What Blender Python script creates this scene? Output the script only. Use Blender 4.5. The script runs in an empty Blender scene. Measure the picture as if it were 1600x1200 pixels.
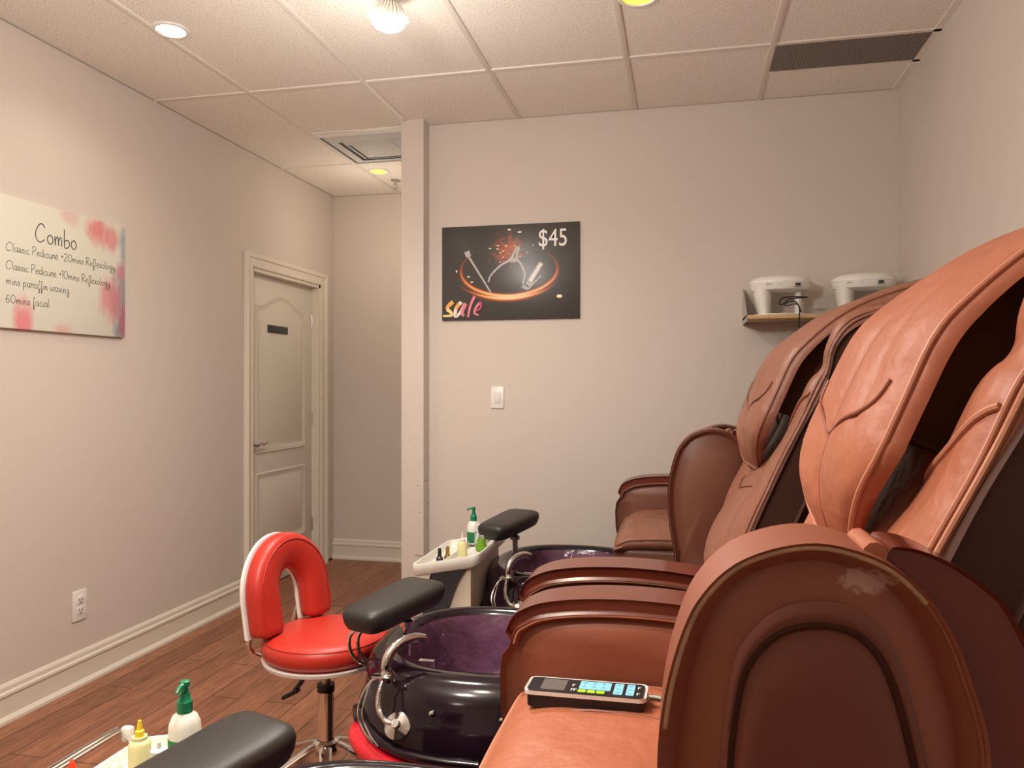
import bpy, bmesh, math, random
from mathutils import Vector, Matrix
random.seed(4)
sc = bpy.context.scene
C = sc.collection
PI = math.pi

# ------------------------------------------------------------------ camera, world, exposure, lights
cam = bpy.data.cameras.new('camera'); cam.lens = 27.0; cam.sensor_width = 36.0; cam.clip_start = 0.02
co = bpy.data.objects.new('camera', cam); C.objects.link(co)
co.location = (0, 0, 1.3); co.rotation_euler = (PI/2, 0, math.atan(268/1200)); sc.camera = co
w = bpy.data.worlds.new('world'); sc.world = w; w.use_nodes = True
w.node_tree.nodes['Background'].inputs[0].default_value = (1, 0.9, 0.8, 1)
w.node_tree.nodes['Background'].inputs[1].default_value = 0.05
sc.view_settings.view_transform = 'Standard'; sc.view_settings.look = 'None'
sc.view_settings.gamma = 1.0; sc.view_settings.use_curve_mapping = False
sc.view_settings.exposure = 0.50

def lamp(name, loc, power, col, r=0.05, spot=None):
    l = bpy.data.lights.new(name, 'SPOT' if spot else 'POINT'); l.energy = power; l.color = col; l.shadow_soft_size = r
    if spot: l.spot_size = math.radians(spot); l.spot_blend = 0.6
    o = bpy.data.objects.new(name, l); C.objects.link(o); o.location = loc
    return o
WARM = (1.0, 0.86, 0.70); COOL = (1.0, 0.94, 0.86)
lamp('bulb_light', (-1.012, 2.50, 2.49), 52, COOL, 0.06, 165).data.spot_blend = 1.0
lamp('ceiling_fill', (-1.012, 2.42, 2.10), 10, COOL, 0.08)  # added point light hung free below the bulb to brighten the ceiling
lamp('downlight_light', (-1.976, 2.666, 2.66), 5, WARM, 0.045, 150)
lamp('alcove_fill', (-1.95, 4.70, 2.25), 3.6, WARM, 0.05)  # added fill, hung free below the alcove ceiling
# unseen lamps: ceiling downlight over the near chair, then two added room fills
lamp('chair_downlight', (-0.78, 1.25, 2.66), 72, WARM, 0.045, 84).data.spot_blend = 0.8
lamp('room_fill', (-0.95, 0.84, 2.15), 48, COOL, 0.08)
lamp('room_fill', (-1.40, -0.9, 2.35), 5, WARM, 0.10)

# ------------------------------------------------------------------ materials
def mat(name, col, rough=0.5, metal=0.0, spec=0.5, bump=None, var=None, coat=0.0, emit=None, trans=0.0, alpha=None, sheen=0.0, bdist=0.002):
    m = bpy.data.materials.new(name); m.use_nodes = True
    nt = m.node_tree; b = nt.nodes['Principled BSDF']
    b.inputs['Base Color'].default_value = (*col, 1); b.inputs['Roughness'].default_value = rough
    b.inputs['Metallic'].default_value = metal; b.inputs['Specular IOR Level'].default_value = spec
    b.inputs['Coat Weight'].default_value = coat; b.inputs['Coat Roughness'].default_value = 0.08
    b.inputs['Transmission Weight'].default_value = trans
    if emit: b.inputs['Emission Color'].default_value = (*emit[0], 1); b.inputs['Emission Strength'].default_value = emit[1]
    tc = nt.nodes.new('ShaderNodeTexCoord')
    if var:     # (scale, amount)
        n = nt.nodes.new('ShaderNodeTexNoise'); n.inputs['Scale'].default_value = var[0]; n.inputs['Detail'].default_value = 4
        nt.links.new(tc.outputs['Object'], n.inputs['Vector'])
        mx = nt.nodes.new('ShaderNodeMix'); mx.data_type = 'RGBA'
        mx.inputs[6].default_value = (*[c*(1-var[1]) for c in col], 1); mx.inputs[7].default_value = (*[min(1, c*(1+var[1])) for c in col], 1)
        nt.links.new(n.outputs['Fac'], mx.inputs[0]); nt.links.new(mx.outputs[2], b.inputs['Base Color'])
    if bump:    # list of (scale, strength)
        prev = None
        for s, st in bump:
            n = nt.nodes.new('ShaderNodeTexNoise'); n.inputs['Scale'].default_value = s; n.inputs['Detail'].default_value = 3
            nt.links.new(tc.outputs['Object'], n.inputs['Vector'])
            bp = nt.nodes.new('ShaderNodeBump'); bp.inputs['Strength'].default_value = st; bp.inputs['Distance'].default_value = bdist if s > 20 else 0.02
            nt.links.new(n.outputs['Fac'], bp.inputs['Height'])
            if prev: nt.links.new(prev.outputs['Normal'], bp.inputs['Normal'])
            prev = bp
        nt.links.new(prev.outputs['Normal'], b.inputs['Normal'])
    return m
M = {}
M['wall'] = mat('wall_paint', (0.66, 0.585, 0.525), 0.75, spec=0.25, bump=[(180, 0.12)], var=(1.3, 0.02))
M['trim'] = mat('trim_paint', (0.76, 0.70, 0.60), 0.4)
M['door'] = mat('door_paint', (0.74, 0.69, 0.60), 0.45)
M['leather'] = mat('brown_leather', (0.37, 0.118, 0.060), 0.46, spec=0.5, bump=[(420, 0.12), (8, 0.5), (17, 0.25)], var=(14, 0.07))
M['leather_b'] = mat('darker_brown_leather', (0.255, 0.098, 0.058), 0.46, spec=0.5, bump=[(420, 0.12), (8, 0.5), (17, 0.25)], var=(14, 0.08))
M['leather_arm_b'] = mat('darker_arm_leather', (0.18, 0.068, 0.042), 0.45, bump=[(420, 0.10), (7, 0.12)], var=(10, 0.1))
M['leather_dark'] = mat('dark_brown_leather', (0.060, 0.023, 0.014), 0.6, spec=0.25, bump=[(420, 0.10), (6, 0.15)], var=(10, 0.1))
M['leather_shade'] = mat('shaded_brown_leather', (0.050, 0.017, 0.009), 0.75, spec=0.15)  # colour holds the shade beside the mantle and in the arm groove
M['leather_arm'] = mat('arm_leather', (0.235, 0.070, 0.036), 0.45, bump=[(420, 0.10), (7, 0.12)], var=(10, 0.1))
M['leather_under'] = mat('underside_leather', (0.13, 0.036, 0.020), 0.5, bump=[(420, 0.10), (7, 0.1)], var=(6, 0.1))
m = mat('scuffed_arm_leather', (0.235, 0.070, 0.036), 0.45, bump=[(420, 0.10), (7, 0.12)]); M['scuffed_leather'] = m; nt = m.node_tree; b = nt.nodes['Principled BSDF']
tc = nt.nodes.new('ShaderNodeTexCoord'); mp = nt.nodes.new('ShaderNodeMapping'); mp.inputs['Location'].default_value = (-.152/.024, 0, -1.116/.012); mp.inputs['Scale'].default_value = (1/.024, 0, 1/.012)
ln = nt.nodes.new('ShaderNodeVectorMath'); ln.operation = 'LENGTH'; n1 = nt.nodes.new('ShaderNodeTexNoise'); n1.inputs['Scale'].default_value = 140; n1.inputs['Detail'].default_value = 5
ad = nt.nodes.new('ShaderNodeMath'); ad.operation = 'MULTIPLY_ADD'; ad.inputs[1].default_value = -1.7; mr = nt.nodes.new('ShaderNodeMapRange'); mr.inputs['From Min'].default_value = .2; mr.inputs['From Max'].default_value = -.2; mr.inputs['To Max'].default_value = .75
mx = nt.nodes.new('ShaderNodeMix'); mx.data_type = 'RGBA'; mx.inputs[6].default_value = (0.235, 0.070, 0.036, 1); mx.inputs[7].default_value = (0.50, 0.31, 0.25, 1)
nt.links.new(tc.outputs['Object'], mp.inputs['Vector']); nt.links.new(mp.outputs['Vector'], ln.inputs[0]); nt.links.new(tc.outputs['Object'], n1.inputs['Vector'])
nt.links.new(n1.outputs['Fac'], ad.inputs[0]); nt.links.new(ln.outputs['Value'], ad.inputs[2]); nt.links.new(ad.outputs[0], mr.inputs['Value']); nt.links.new(mr.outputs[0], mx.inputs[0]); nt.links.new(mx.outputs[2], b.inputs['Base Color'])
M['piping'] = mat('piping_leather', (0.46, 0.19, 0.11), 0.42)
M['worn'] = mat('worn_edge', (0.46, 0.29, 0.18), 0.6, var=(45, 0.6))
M['wood_red'] = mat('mahogany_lacquer', (0.125, 0.022, 0.011), 0.28, coat=0.25, var=(12, 0.25))
M['black_pad'] = mat('black_vinyl', (0.022, 0.020, 0.018), 0.42, bump=[(500, 0.25)])
M['black'] = mat('black_plastic', (0.012, 0.012, 0.014), 0.35)
M['chrome'] = mat('chrome', (0.75, 0.74, 0.72), 0.12, metal=1.0)
M['steel'] = mat('brushed_steel', (0.55, 0.54, 0.52), 0.35, metal=1.0)
M['tub'] = mat('black_purple_gelcoat', (0.012, 0.005, 0.010), 0.12, coat=0.0, var=(9, 0.8))
M['bowl'] = mat('purple_bowl_glass', (0.13, 0.055, 0.10), 0.12, coat=0.6, bump=[(60, 0.9), (8, 0.8)], var=(6, 0.95))
M['red_gloss'] = mat('red_gloss_plastic', (0.75, 0.012, 0.03), 0.15, coat=0.5)
M['red_vinyl'] = mat('red_vinyl', (0.50, 0.030, 0.018), 0.40, bump=[(400, 0.15)])
M['white'] = mat('white_plastic', (0.80, 0.77, 0.70), 0.3)
M['cream'] = mat('cream_laminate', (0.78, 0.68, 0.57), 0.35)
M['slate'] = mat('dark_slate_laminate', (0.035, 0.037, 0.045), 0.4)
M['shelfwood'] = mat('pale_shelf_wood', (0.55, 0.36, 0.18), 0.5, var=(20, 0.2))
M['grey'] = mat('grey_metal', (0.42, 0.40, 0.37), 0.5)
M['dark'] = mat('dark_gap', (0.03, 0.028, 0.025), 0.8)
M['whitegrey'] = mat('white_abs', (0.84, 0.82, 0.78), 0.3)
M['clear'] = mat('clear_plastic', (0.85, 0.9, 0.85), 0.08, trans=0.8)
M['green'] = mat('green_plastic', (0.0, 0.20, 0.085), 0.35)
M['green_label'] = mat('green_label', (0.005, 0.17, 0.05), 0.5)
M['lime'] = mat('lime_liquid', (0.20, 0.45, 0.03), 0.15, trans=0.2)
M['pale_yellow'] = mat('pale_yellow_bottle', (0.78, 0.74, 0.38), 0.3)
M['yellow'] = mat('yellow_cap', (0.85, 0.65, 0.02), 0.35)
M['gold'] = mat('gold_metal', (0.45, 0.30, 0.07), 0.3, metal=0.8)
M['red_cap'] = mat('red_cap', (0.75, 0.05, 0.02), 0.35)
M['pinkish'] = mat('pale_pink_bottle', (0.75, 0.60, 0.52), 0.35)
M['ink'] = mat('ink', (0.02, 0.018, 0.02), 0.6)
M['skyblue'] = mat('blue_key_panel', (0.22, 0.55, 0.72), 0.4)
M['limekey'] = mat('green_keys', (0.38, 0.75, 0.02), 0.4)
M['screen'] = mat('lcd_screen', (0.13, 0.115, 0.11), 0.25)
M['print_white'] = mat('print_white', (0.85, 0.83, 0.78), 0.5)
M['print_silver'] = mat('print_silver', (0.45, 0.43, 0.41), 0.4, var=(60, 0.6))
M['print_orange'] = mat('print_orange', (0.75, 0.25, 0.06), 0.5)
M['print_cream'] = mat('print_cream', (0.95, 0.80, 0.55), 0.5)
M['lit_lens'] = mat('lit_lens', (1, 1, 1), 0.4, emit=((1.0, 0.93, 0.82), 14))
M['warm_lens'] = mat('warm_lens', (1, 0.9, 0.7), 0.4, emit=((1.0, 0.80, 0.55), 10))
M['amber_lens'] = mat('amber_lens', (0.9, 0.75, 0.15), 0.4, emit=((1.0, 0.80, 0.10), 0.75))

def node_mat(name):
    m = bpy.data.materials.new(name); m.use_nodes = True
    nt = m.node_tree; return m, nt, nt.nodes['Principled BSDF']
# floor planks running away from the viewer
m, nt, b = node_mat('wood_plank_floor'); M['floor'] = m
tc = nt.nodes.new('ShaderNodeTexCoord'); mp = nt.nodes.new('ShaderNodeMapping'); mp.inputs['Rotation'].default_value = (0, 0, PI/2)
br = nt.nodes.new('ShaderNodeTexBrick'); br.offset = 0.37; br.inputs['Scale'].default_value = 1
br.inputs['Brick Width'].default_value = 0.95; br.inputs['Row Height'].default_value = 0.128; br.inputs['Mortar Size'].default_value = 0.0022
br.inputs['Color1'].default_value = (0.36, 0.155, 0.085, 1); br.inputs['Color2'].default_value = (0.255, 0.105, 0.058, 1); br.inputs['Mortar'].default_value = (0.075, 0.028, 0.015, 1)
nt.links.new(tc.outputs['Object'], mp.inputs['Vector']); nt.links.new(mp.outputs['Vector'], br.inputs['Vector'])
mp2 = nt.nodes.new('ShaderNodeMapping'); mp2.inputs['Scale'].default_value = (22, 2.2, 1); nt.links.new(tc.outputs['Object'], mp2.inputs['Vector'])
n1 = nt.nodes.new('ShaderNodeTexNoise'); n1.inputs['Scale'].default_value = 2.5; n1.inputs['Detail'].default_value = 8; n1.inputs['Roughness'].default_value = 0.7
nt.links.new(mp2.outputs['Vector'], n1.inputs['Vector'])
rp = nt.nodes.new('ShaderNodeValToRGB'); rp.color_ramp.elements[0].position = 0.3; rp.color_ramp.elements[0].color = (0.45, 0.42, 0.4, 1); rp.color_ramp.elements[1].position = 0.72; rp.color_ramp.elements[1].color = (1.5, 1.45, 1.4, 1)
nt.links.new(n1.outputs['Fac'], rp.inputs['Fac'])
mx = nt.nodes.new('ShaderNodeMix'); mx.data_type = 'RGBA'; mx.blend_type = 'MULTIPLY'; mx.inputs[0].default_value = 0.85
nt.links.new(br.outputs['Color'], mx.inputs[6]); nt.links.new(rp.outputs['Color'], mx.inputs[7]); nt.links.new(mx.outputs[2], b.inputs['Base Color'])
bp = nt.nodes.new('ShaderNodeBump'); bp.inputs['Strength'].default_value = 0.25; bp.inputs['Distance'].default_value = 0.002; nt.links.new(n1.outputs['Fac'], bp.inputs['Height']); nt.links.new(bp.outputs['Normal'], b.inputs['Normal'])
b.inputs['Roughness'].default_value = 0.42
# acoustic tile
m, nt, b = node_mat('acoustic_tile'); M['tile'] = m
tc = nt.nodes.new('ShaderNodeTexCoord'); n1 = nt.nodes.new('ShaderNodeTexNoise'); n1.inputs['Scale'].default_value = 150; n1.inputs['Detail'].default_value = 2
nt.links.new(tc.outputs['Object'], n1.inputs['Vector'])
rp = nt.nodes.new('ShaderNodeValToRGB'); rp.color_ramp.elements[0].position = 0.32; rp.color_ramp.elements[0].color = (0.64, 0.58, 0.51, 1); rp.color_ramp.elements[1].position = 0.48; rp.color_ramp.elements[1].color = (0.90, 0.85, 0.78, 1)
nt.links.new(n1.outputs['Fac'], rp.inputs['Fac']); nt.links.new(rp.outputs['Color'], b.inputs['Base Color']); b.inputs['Roughness'].default_value = 0.9
bp = nt.nodes.new('ShaderNodeBump'); bp.inputs['Strength'].default_value = 0.4; bp.inputs['Distance'].default_value = 0.002; nt.links.new(n1.outputs['Fac'], bp.inputs['Height']); nt.links.new(bp.outputs['Normal'], b.inputs['Normal'])
M['tbar'] = mat('grid_bar_white', (0.84, 0.79, 0.72), 0.5)

# ------------------------------------------------------------------ helpers
def spline(pts, n=6, closed=False):
    pts = [Vector(p) for p in pts]; out = []; N = len(pts)
    rng = range(N) if closed else range(N-1)
    for i in rng:
        if closed: p0, p1, p2, p3 = pts[i-1], pts[i], pts[(i+1) % N], pts[(i+2) % N]
        else: p0 = pts[max(i-1, 0)]; p1 = pts[i]; p2 = pts[i+1]; p3 = pts[min(i+2, N-1)]
        for k in range(n):
            t = k/n
            out.append(0.5*((2*p1)+(p2-p0)*t+(2*p0-5*p1+4*p2-p3)*t*t+(3*p1-p0-3*p2+p3)*t**3))
    if not closed: out.append(pts[-1])
    return out
def at(pts, t):
    t = max(0, min(1, t))*(len(pts)-1); i = min(int(t), len(pts)-2); return pts[i].lerp(pts[i+1], t-i)
def loft(bm, rings, cap0=True, cap1=True, closed=True):
    vs = [[bm.verts.new(p) for p in r] for r in rings]; n = len(vs[0])
    for a, c in zip(vs, vs[1:]):
        for i in range(n if closed else n-1):
            j = (i+1) % n; bm.faces.new((a[i], a[j], c[j], c[i]))
    if cap0: bm.faces.new(vs[0][::-1])
    if cap1: bm.faces.new(vs[-1])
    return vs
def tube(bm, pts, r, seg=8, closed=False, cap=True):
    pts = [Vector(p) for p in pts]; N = len(pts); rings = []; nrm = None
    for i, p in enumerate(pts):
        if closed: t = pts[(i+1) % N]-pts[i-1]
        else: t = pts[min(i+1, N-1)]-pts[max(i-1, 0)]
        if t.length < 1e-9: t = Vector((0, 0, 1))
        t.normalize()
        if nrm is None: nrm = t.orthogonal().normalized()
        nrm = (nrm-t*nrm.dot(t))
        nrm = nrm.normalized() if nrm.length > 1e-6 else t.orthogonal().normalized()
        bn = t.cross(nrm); rr = r[i] if isinstance(r, (list, tuple)) else r
        rings.append([p+(nrm*math.cos(a)+bn*math.sin(a))*rr for a in [2*PI*k/seg for k in range(seg)]])
    if closed: rings.append(rings[0])
    loft(bm, rings, cap and not closed, cap and not closed)
def lathe(bm, prof, c=(0, 0, 0), seg=24, mtx=None):
    c = Vector(c); rings = []
    for r, z in prof:
        ring = [Vector((max(r, 1e-4)*math.cos(2*PI*k/seg), max(r, 1e-4)*math.sin(2*PI*k/seg), z)) for k in range(seg)]
        if mtx: ring = [mtx @ v for v in ring]
        rings.append([v+c for v in ring])
    loft(bm, rings)
def box(bm, c, s, bev=0.0, seg=2, rot=None):
    r = bmesh.ops.create_cube(bm, size=1); vs = r['verts']
    for v in vs: v.co = Vector((v.co.x*s[0], v.co.y*s[1], v.co.z*s[2]))
    if bev > 0:
        es = list({e for v in vs for e in v.link_edges})
        rr = bmesh.ops.bevel(bm, geom=es, offset=bev, segments=seg, affect='EDGES', profile=0.5)
        vs = list({v for f in rr['faces'] for v in f.verts} | {v for v in vs if v.is_valid})
    for v in vs:
        if rot: v.co = rot @ v.co
        v.co += Vector(c)
def inset(poly, d):     # poly of 2-D Vectors, moved inwards by d
    N = len(poly); A = sum(poly[i][0]*poly[(i+1) % N][1]-poly[(i+1) % N][0]*poly[i][1] for i in range(N)); sg = 1 if A > 0 else -1
    out = []
    for i in range(N):
        t = (poly[(i+1) % N]-poly[i-1])
        if t.length < 1e-9: out.append(poly[i].copy()); continue
        t.normalize(); out.append(poly[i]+Vector((-t[1], t[0]))*d*sg)
    return out
def slab(bm, poly, y0, y1, r=0.01, seg=4, dome=0.0, axis='y'):
    """polygon (a, b) extruded with rounded edges; axis y: (x, z) plane, x: (y, z) plane, z: (x, y) plane"""
    poly = [Vector((p[0], p[1])) for p in poly]
    def P(q, h):
        return Vector((q[0], h, q[1])) if axis == 'y' else (Vector((h, q[0], q[1])) if axis == 'x' else Vector((q[0], q[1], h)))
    rings = []
    cen = sum(poly, Vector((0, 0)))/len(poly)
    if dome: rings.append([P(cen+(q-cen)*.02, y0-dome) for q in poly]); rings.append([P(cen+(q-cen)*.6, y0-dome) for q in poly])
    for k in range(seg+1):
        a = PI/2*k/seg; rings.append([P(q, y0+r*(1-math.sin(a))) for q in inset(poly, r*(1-math.cos(PI/2-a)))])
    if r <= 0: rings = [[P(q, y0) for q in poly]]
    back = []
    base = rings[2:] if dome else rings
    for rg in reversed(base):
        nr = []
        for v in rg:
            u = v.copy(); ax = {'y': 1, 'x': 0, 'z': 2}[axis]; u[ax] = y1-(v[ax]-y0); nr.append(u)
        back.append(nr)
    if r <= 0: back = [[P(q, y1) for q in poly]]
    if dome: back.append([P(cen+(q-cen)*.6, y1+dome) for q in poly]); back.append([P(cen+(q-cen)*.02, y1+dome) for q in poly])
    loft(bm, rings+back)
def pillow(bm, mid, H, nu=20, nv=24, p=4.0, back=1.0, hf=None):
    """closed cushion round the surface mid(u, v); returns its front surface as a function"""
    e = 1e-3; flip = [1]
    def nrm(u, v):
        u = min(max(u, 0.002), 0.998); v = min(max(v, 0.002), 0.998)
        a = mid(u+e, v)-mid(u-e, v); b2 = mid(u, v+e)-mid(u, v-e); n = a.cross(b2)
        return n.normalized()*flip[0] if n.length > 1e-12 else Vector((-1, 0, 0))
    if nrm(.5, .5).dot(Vector((-1, 0, 1))) < 0: flip[0] = -1
    def hh(u, v):
        k = (max(0, 1-abs(2*u-1)**p)*max(0, 1-abs(2*v-1)**p))**0.5
        return H*k*(hf(u, v) if hf else 1)
    def front(u, v): return mid(u, v)+nrm(u, v)*hh(u, v)
    def S(k, n): return 0.5-0.5*math.cos(PI*k/n)*(1.0) if False else (k/n if 0 < k < n else k/n)
    us = [0, .012, .04, .09]+[.09+.82*k/(nu-8) for k in range(1, nu-8)]+[.91, .96, .988, 1]
    vs_ = [0, .012, .04, .09]+[.09+.82*k/(nv-8) for k in range(1, nv-8)]+[.91, .96, .988, 1]
    F = [[bm.verts.new(front(u, v)) for u in us] for v in vs_]
    B = [[bm.verts.new(mid(u, v)-nrm(u, v)*hh(u, v)*back) for u in us] for v in vs_]
    for j in range(len(vs_)-1):
        for i in range(len(us)-1):
            bm.faces.new((F[j][i], F[j][i+1], F[j+1][i+1], F[j+1][i]))
            bm.faces.new((B[j][i], B[j+1][i], B[j+1][i+1], B[j][i+1]))
    bmesh.ops.remove_doubles(bm, verts=bm.verts[:], dist=1e-5)
    return front
def obj(name, bm, m, parent=None, sharp=40, off=None):
    bmesh.ops.recalc_face_normals(bm, faces=bm.faces[:])
    if off:
        for v in bm.verts: v.co -= Vector(off)
    me = bpy.data.meshes.new(name); bm.to_mesh(me); bm.free()
    for f in me.polygons: f.use_smooth = True
    me.set_sharp_from_angle(angle=math.radians(sharp))
    me.materials.append(M[m] if isinstance(m, str) else m)
    o = bpy.data.objects.new(name, me); C.objects.link(o)
    if parent: o.parent = parent
    return o
def nb(): return bmesh.new()
def tag(o, label, cat, group=None):
    o['label'] = label; o['category'] = cat
    if group: o['group'] = group
    return o
def thing(name, label, cat, loc=(0, 0, 0), rz=0, group=None):
    o = bpy.data.objects.new(name, None); C.objects.link(o); o.empty_display_size = 0.1
    o.location = loc; o.rotation_euler = (0, 0, rz); return tag(o, label, cat, group)
def struct(name, bm, m, parent=None):
    o = obj(name, bm, m, parent, 30)
    if parent is None: o['kind'] = 'structure'
    return o
def bx(c, s, bev=0.0, seg=2, rot=None): bm = nb(); box(bm, c, s, bev, seg, rot); return bm
def lo(*pr):      # box by ranges
    (x0, x1), (y0, y1), (z0, z1) = pr; return ((x0+x1)/2, (y0+y1)/2, (z0+z1)/2), (x1-x0, y1-y0, z1-z0)

# ------------------------------------------------------------------ room
XL, XR, YB, YA, YR, H = -2.55, 0.993, 3.95, 5.31, -2.2, 2.70
XC0, XC1 = -1.463, -1.34
struct('floor', bx(*lo((XL-.2, XR+.2), (YR-.2, YA+.2), (-0.1, 0))), 'floor')
struct('ceiling', bx(*lo((XL-.2, XR+.2), (YR-.2, YA+.2), (H, H+.1))), 'tile')
# left wall with the door opening
DY0, DY1, DZ = 4.19, 5.09, 2.01
bm = nb(); box(bm, *lo((XL-.15, XL), (YR-.1, DY0), (0, H))); box(bm, *lo((XL-.15, XL), (DY1, YA+.1), (0, H))); box(bm, *lo((XL-.15, XL), (DY0, DY1), (DZ, H)))
struct('wall_left', bm, 'wall')
struct('wall_right', bx(*lo((XR, XR+.12), (YR-.1, YB+.1), (0, H))), 'wall')
struct('wall_rear', bx(*lo((XL-.1, XR+.1), (YR-.12, YR), (0, H))), 'wall')
struct('wall_back', bx(*lo((XC1, XR+.1), (YB, YB+.12), (0, H))), 'wall')
struct('wall_alcove', bx(*lo((XL-.1, XC0+.2), (YA, YA+.12), (0, H))), 'wall')
# wall end (column) with its scuffed paint
m, nt, b = node_mat('scuffed_wall_paint'); M['scuffed'] = m
tc = nt.nodes.new('ShaderNodeTexCoord'); mp = nt.nodes.new('ShaderNodeMapping'); mp.inputs['Scale'].default_value = (10, 10, 34)
n1 = nt.nodes.new('ShaderNodeTexNoise'); n1.inputs['Scale'].default_value = 1.6; n1.inputs['Detail'].default_value = 5
nt.links.new(tc.outputs['Object'], mp.inputs['Vector']); nt.links.new(mp.outputs['Vector'], n1.inputs['Vector'])
rp = nt.nodes.new('ShaderNodeValToRGB'); rp.color_ramp.elements[0].position = 0.66; rp.color_ramp.elements[0].color = (0, 0, 0, 1); rp.color_ramp.elements[1].position = 0.70; rp.color_ramp.elements[1].color = (1, 1, 1, 1)
nt.links.new(n1.outputs['Fac'], rp.inputs['Fac'])
sx = nt.nodes.new('ShaderNodeSeparateXYZ'); nt.links.new(tc.outputs['Object'], sx.inputs[0])
mr = nt.nodes.new('ShaderNodeMapRange'); mr.inputs['From Min'].default_value = 1.25; mr.inputs['From Max'].default_value = 0.75; nt.links.new(sx.outputs['Z'], mr.inputs['Value'])
mu = nt.nodes.new('ShaderNodeMath'); mu.operation = 'MULTIPLY'; nt.links.new(rp.outputs['Color'], mu.inputs[0]); nt.links.new(mr.outputs[0], mu.inputs[1])
mx = nt.nodes.new('ShaderNodeMix'); mx.data_type = 'RGBA'; mx.inputs[6].default_value = (0.66, 0.585, 0.525, 1); mx.inputs[7].default_value = (0.36, 0.27, 0.22, 1)
nt.links.new(mu.outputs[0], mx.inputs[0]); nt.links.new(mx.outputs[2], b.inputs['Base Color']); b.inputs['Roughness'].default_value = 0.7
bm = nb(); box(bm, *lo((XC0, XC1), (3.855, YA), (0, H))); struct('wall_end', bm, 'scuffed')

# baseboards: profile swept along each wall
BP = [(0, 0), (.028, 0), (.028, .012), (.018, .024), (.014, .026), (.014, .098), (.02, .104), (.02, .114), (.012, .120), (.012, .136), (.006, .146), (0, .148)]
def baseboard(name, p0, p1, n):
    p0, p1, n = Vector(p0), Vector(p1), Vector(n)
    bm = nb(); loft(bm, [[p0+n*a+Vector((0, 0, z)) for a, z in BP], [p1+n*a+Vector((0, 0, z)) for a, z in BP]])
    return struct(name, bm, 'trim')
baseboard('baseboard_left', (XL, YR, 0), (XL, 4.107, 0), (1, 0, 0))
baseboard('baseboard_alcove', (XL, YA, 0), (XC0, YA, 0), (0, -1, 0))
baseboard('baseboard_back', (XC1, YB, 0), (XR, YB, 0), (0, -1, 0))
baseboard('baseboard_right', (XR, YR, 0), (XR, YB, 0), (-1, 0, 0))

# ceiling grid
bm = nb()
for x in (-2.035, -1.441, -0.846, -0.241, 0.359): box(bm, *lo((x-.012, x+.012), (YR, YB if x > -1.4 else YA), (H-.006, H+.002)), bev=.001)
for y in (-1.48, -0.28, 0.92, 2.12, 3.32): box(bm, *lo((XL, XR), (y-.012, y+.012), (H-.0055, H+.002)), bev=.001)
box(bm, *lo((-2.035, XC0), (3.935, 3.959), (H-.0055, H+.002))); box(bm, *lo((XL, XC0), (4.53, 4.554), (H-.0055, H+.002)))
box(bm, *lo((.359, XR), (3.60, 3.62), (H-.0055, H+.002)))
box(bm, *lo((XR-.03, XR), (YR, YB), (H-.0055, H+.002)))
struct('trim_ceiling_grid', bm, 'tbar')
bm = nb()
box(bm, *lo((XL, XL+.006), (YR, YA), (H-.004, H+.001))); box(bm, *lo((XC1, XR), (YB-.004, YB), (H-.004, H+.001))); box(bm, *lo((XL, XC0), (YA-.005, YA), (H-.004, H+.001)))
struct('trim_ceiling_edge', bm, 'grey')
# perforated return air grille
t = thing('air_grille', 'grey perforated return air grille in ceiling beside the right wall', 'vent', (.672, 3.465, H))
bm = nb()
for i in range(44): box(bm, (-.29+i*.0135, 0, -.004), (.004, .275, .004))
for j in range(20): box(bm, (0, -.131+j*.0138, -.0045), (.585, .0035, .003))
obj('grille_mesh', bm, mat('grille_grey', (0.30, 0.25, 0.215), 0.6), t)
obj('backing', bx((0, 0, -.0015), (.59, .28, .001)), mat('grille_back', (0.15, 0.12, 0.10), 0.8), t)
M['diffuser'] = mat('diffuser_enamel', (0.66, 0.66, 0.64), 0.75)
# square diffuser in the alcove
t = thing('air_diffuser', 'square white stepped air diffuser in alcove ceiling by column', 'vent', (-1.745, 4.245, H))
def sq_ring(bm, r0, z0, r1, z1, th=.004, cx=0):
    f = lambda r, z: [Vector((a*r, c_*r, z)) for a, c_ in ((-1, -1), (1, -1), (1, 1), (-1, 1))]
    loft(bm, [f(r0, z0), f(r1, z1), f(r1, z1-th), f(r0, z0-th), f(r0, z0)], False, False)
bm = nb(); sq_ring(bm, .278, -.003, .262, -.012); obj('outer_frame', bm, 'whitegrey', t)
bm = nb(); sq_ring(bm, .252, -.004, .182, -.020); obj('cone', bm, 'diffuser', t)
bm = nb(); sq_ring(bm, .170, -.010, .140, -.024); obj('cone', bm, 'diffuser', t)
obj('centre_plate', bx((0, 0, -.02), (.26, .26, .006), .003), 'diffuser', t)
obj('throat', bx((0, 0, -.001), (.55, .55, .001)), mat('diffuser_shadow', (0.50, 0.53, 0.55), 0.6), t)

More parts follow.
